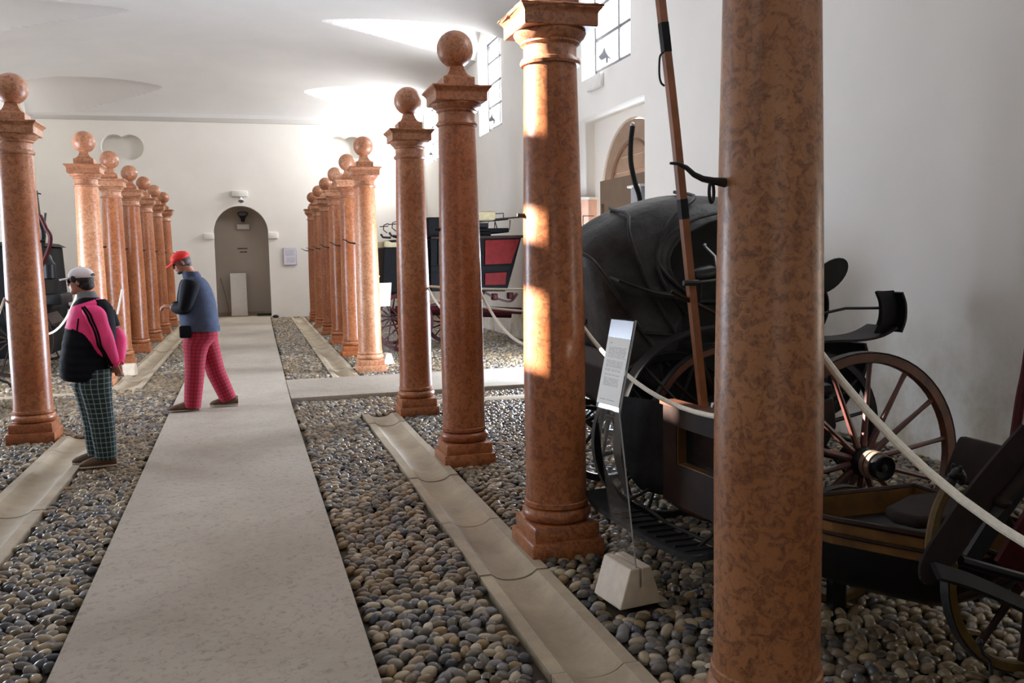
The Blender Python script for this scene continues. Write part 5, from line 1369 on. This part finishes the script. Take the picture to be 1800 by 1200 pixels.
# man: walks to the left with bowed head, hands together in front
def man():
    Y = 10.25
    r_ = root_at('person', (-.50, Y, 0.045), 'person walking left in red cap, slate blue vest and red plaid trousers', 'person'); P = Part(r_)
    W = lambda u, v, dy=0.0: at(u, v, Y + dy)
    X_, Yv = Vector((1, 0, 0)), Vector((0, 1, 0))
    f = Vector((-1, -.12, -.42)).normalized(); s_ = Vector((-.12, 1, 0)).normalized()
    mb = MB(); hc = W(318, 461); hd, R = head(mb, hc, f, s_, 1.0)
    mb.tube([hc + Vector((.03, 0, -.03)), W(330, 474), W(338, 488)], [.055, .058, .066], 14)
    mb.loft([(W(340, 486), X_ * .09, Yv * .08), (W(342, 505), X_ * .13, Yv * .18), (W(346, 540), X_ * .13, Yv * .17), (W(350, 575), X_ * .11, Yv * .12), (W(352, 592), X_ * .09, Yv * .10)], 16)
    legs = {1: (W(362, 598, .09), W(380, 655, .09), W(402, 702, .09)), -1: (W(344, 598, -.09), W(342, 660, -.09), W(338, 716, -.09))}
    for k in (-1, 1): mb.tube(list(legs[k]), [.070, .056, .038], 12)
    arms = {-1: (W(336, 497, -.19), W(325, 543, -.21), W(303, 541, -.05)), 1: (W(332, 497, .19), W(320, 540, .20), W(303, 538, .05))}
    for k in (-1, 1):
        mb.tube(list(arms[k]), [.055, .044, .030], 12); hand(mb, arms[k][2], (-.8, -k * .35, .1), (-.1, -.1 * k, -1), .5, 1.0, k)
    person_body(P, mb)
    mb = MB(); mb.sphere(hd(-.030, 0, .004), (.080, .082, .076), 18, R).sphere(hd(-.055, 0, -.045), (.046, .062, .040), 14, R).sphere(hd(.012, -.073, -.004), (.024, .012, .030), 10, R)
    P('hair', mb, M['hair_grey'])
    for k in (-1, 1): P('eye', MB().sphere(hd(.078, k * .030, .0), (.008, .013, .009), 8, R), M['hair'])
    P('beard', MB().sphere(hd(.052, 0, -.088), (.036, .036, .026), 12, R), M['hair_grey'])
    cap(P, hd, R, 'cap_red', peak_drop=.01, label='bright red cap', opening=False)
    sec = [(484, 329, 352, .10), (490, 321, 361, .155), (500, 316, 369, .19), (515, 314, 376, .20), (535, 313, 381, .205), (555, 314, 384, .205), (572, 317, 386, .20), (581, 318, 387, .195)]
    L_ = []
    for (v, a, b, hy) in sec: A, B = W(a, v), W(b, v); L_.append(((A + B) / 2, (B - A) / 2, Yv * hy))
    vst = P('vest', MB().loft(L_, 30), M['vest']); vst.modifiers.new('s', 'SUBSURF').render_levels = 1
    P('vest_hem', MB().loft([(p, a * 1.02, b * 1.02) for (p, a, b) in (L_[-2], L_[-1])], 30), M['vest'], True, None, vst)
    P('collar', MB().loft([(W(339, 489), X_ * .10, Yv * .10), (W(334, 477), X_ * .085, Yv * .088)], 20), M['vest'], True, None, vst)
    for k in (-1, 1):
        a, b, c = arms[k]; d1 = (b - a).normalized(); d2 = (c - b).normalized(); L_ = []
        path = [a - d1 * .04, a + d1 * .03, a.lerp(b, .4), a.lerp(b, .75), b, b.lerp(c, .3), b.lerp(c, .65), b.lerp(c, .94)]; rad = [.085, .098, .090, .080, .075, .070, .060, .045]
        for i, (p, r) in enumerate(zip(path, rad)):
            d = d1 if i < 4 else d2 if i > 4 else (d1 + d2).normalized(); s1 = d.cross(Vector((0, 1, .15))).normalized(); s2 = d.cross(s1).normalized(); L_.append((p, s1 * r, s2 * r))
        sl = P('sleeve', MB().loft(L_, 18), M['black_cloth']); sl.modifiers.new('s', 'SUBSURF').render_levels = 1
    mb = MB()
    for k in (1, -1):
        a, b, c = legs[k]
        d1 = (b - a).normalized(); d2 = (c - b).normalized(); q1 = Vector((-d1.z, 0, d1.x)); q2 = Vector((-d2.z, 0, d2.x)); q1 = q1 if q1.x > 0 else -q1; q2 = q2 if q2.x > 0 else -q2
        L_ = [(W(353, 568, k * .05), X_ * .17, Yv * .12), (W(353, 592, k * .055), X_ * .178, Yv * .125), (a + Vector((.0, 0, -.06)), q1 * .135, Yv * .12), (a.lerp(b, .4), q1 * .115, Yv * .105), (a.lerp(b, .75), q1 * .102, Yv * .098), (b, (q1 + q2) * .5 * .100, Yv * .094), (b.lerp(c, .4), q2 * .096, Yv * .09), (b.lerp(c, .8), q2 * .090, Yv * .085), (c, q2 * .088, Yv * .082)]
        mb.loft(L_, 24)
    P('trousers', mb, M['plaid_red'])
    c = legs[-1][2]; shoe(P, Vector((c.x + .07, c.y, .050)), (-1, -.05, 0), .31)
    c = legs[1][2]; shoe(P, Vector((c.x + .10, c.y, .055)), (-1, .0, 0.0), .30)
    P('belt_pouch', MB().box(tuple(W(326, 583, -.16)), (.12, .08, .13), bev=.02), M['black_cloth'])
man()
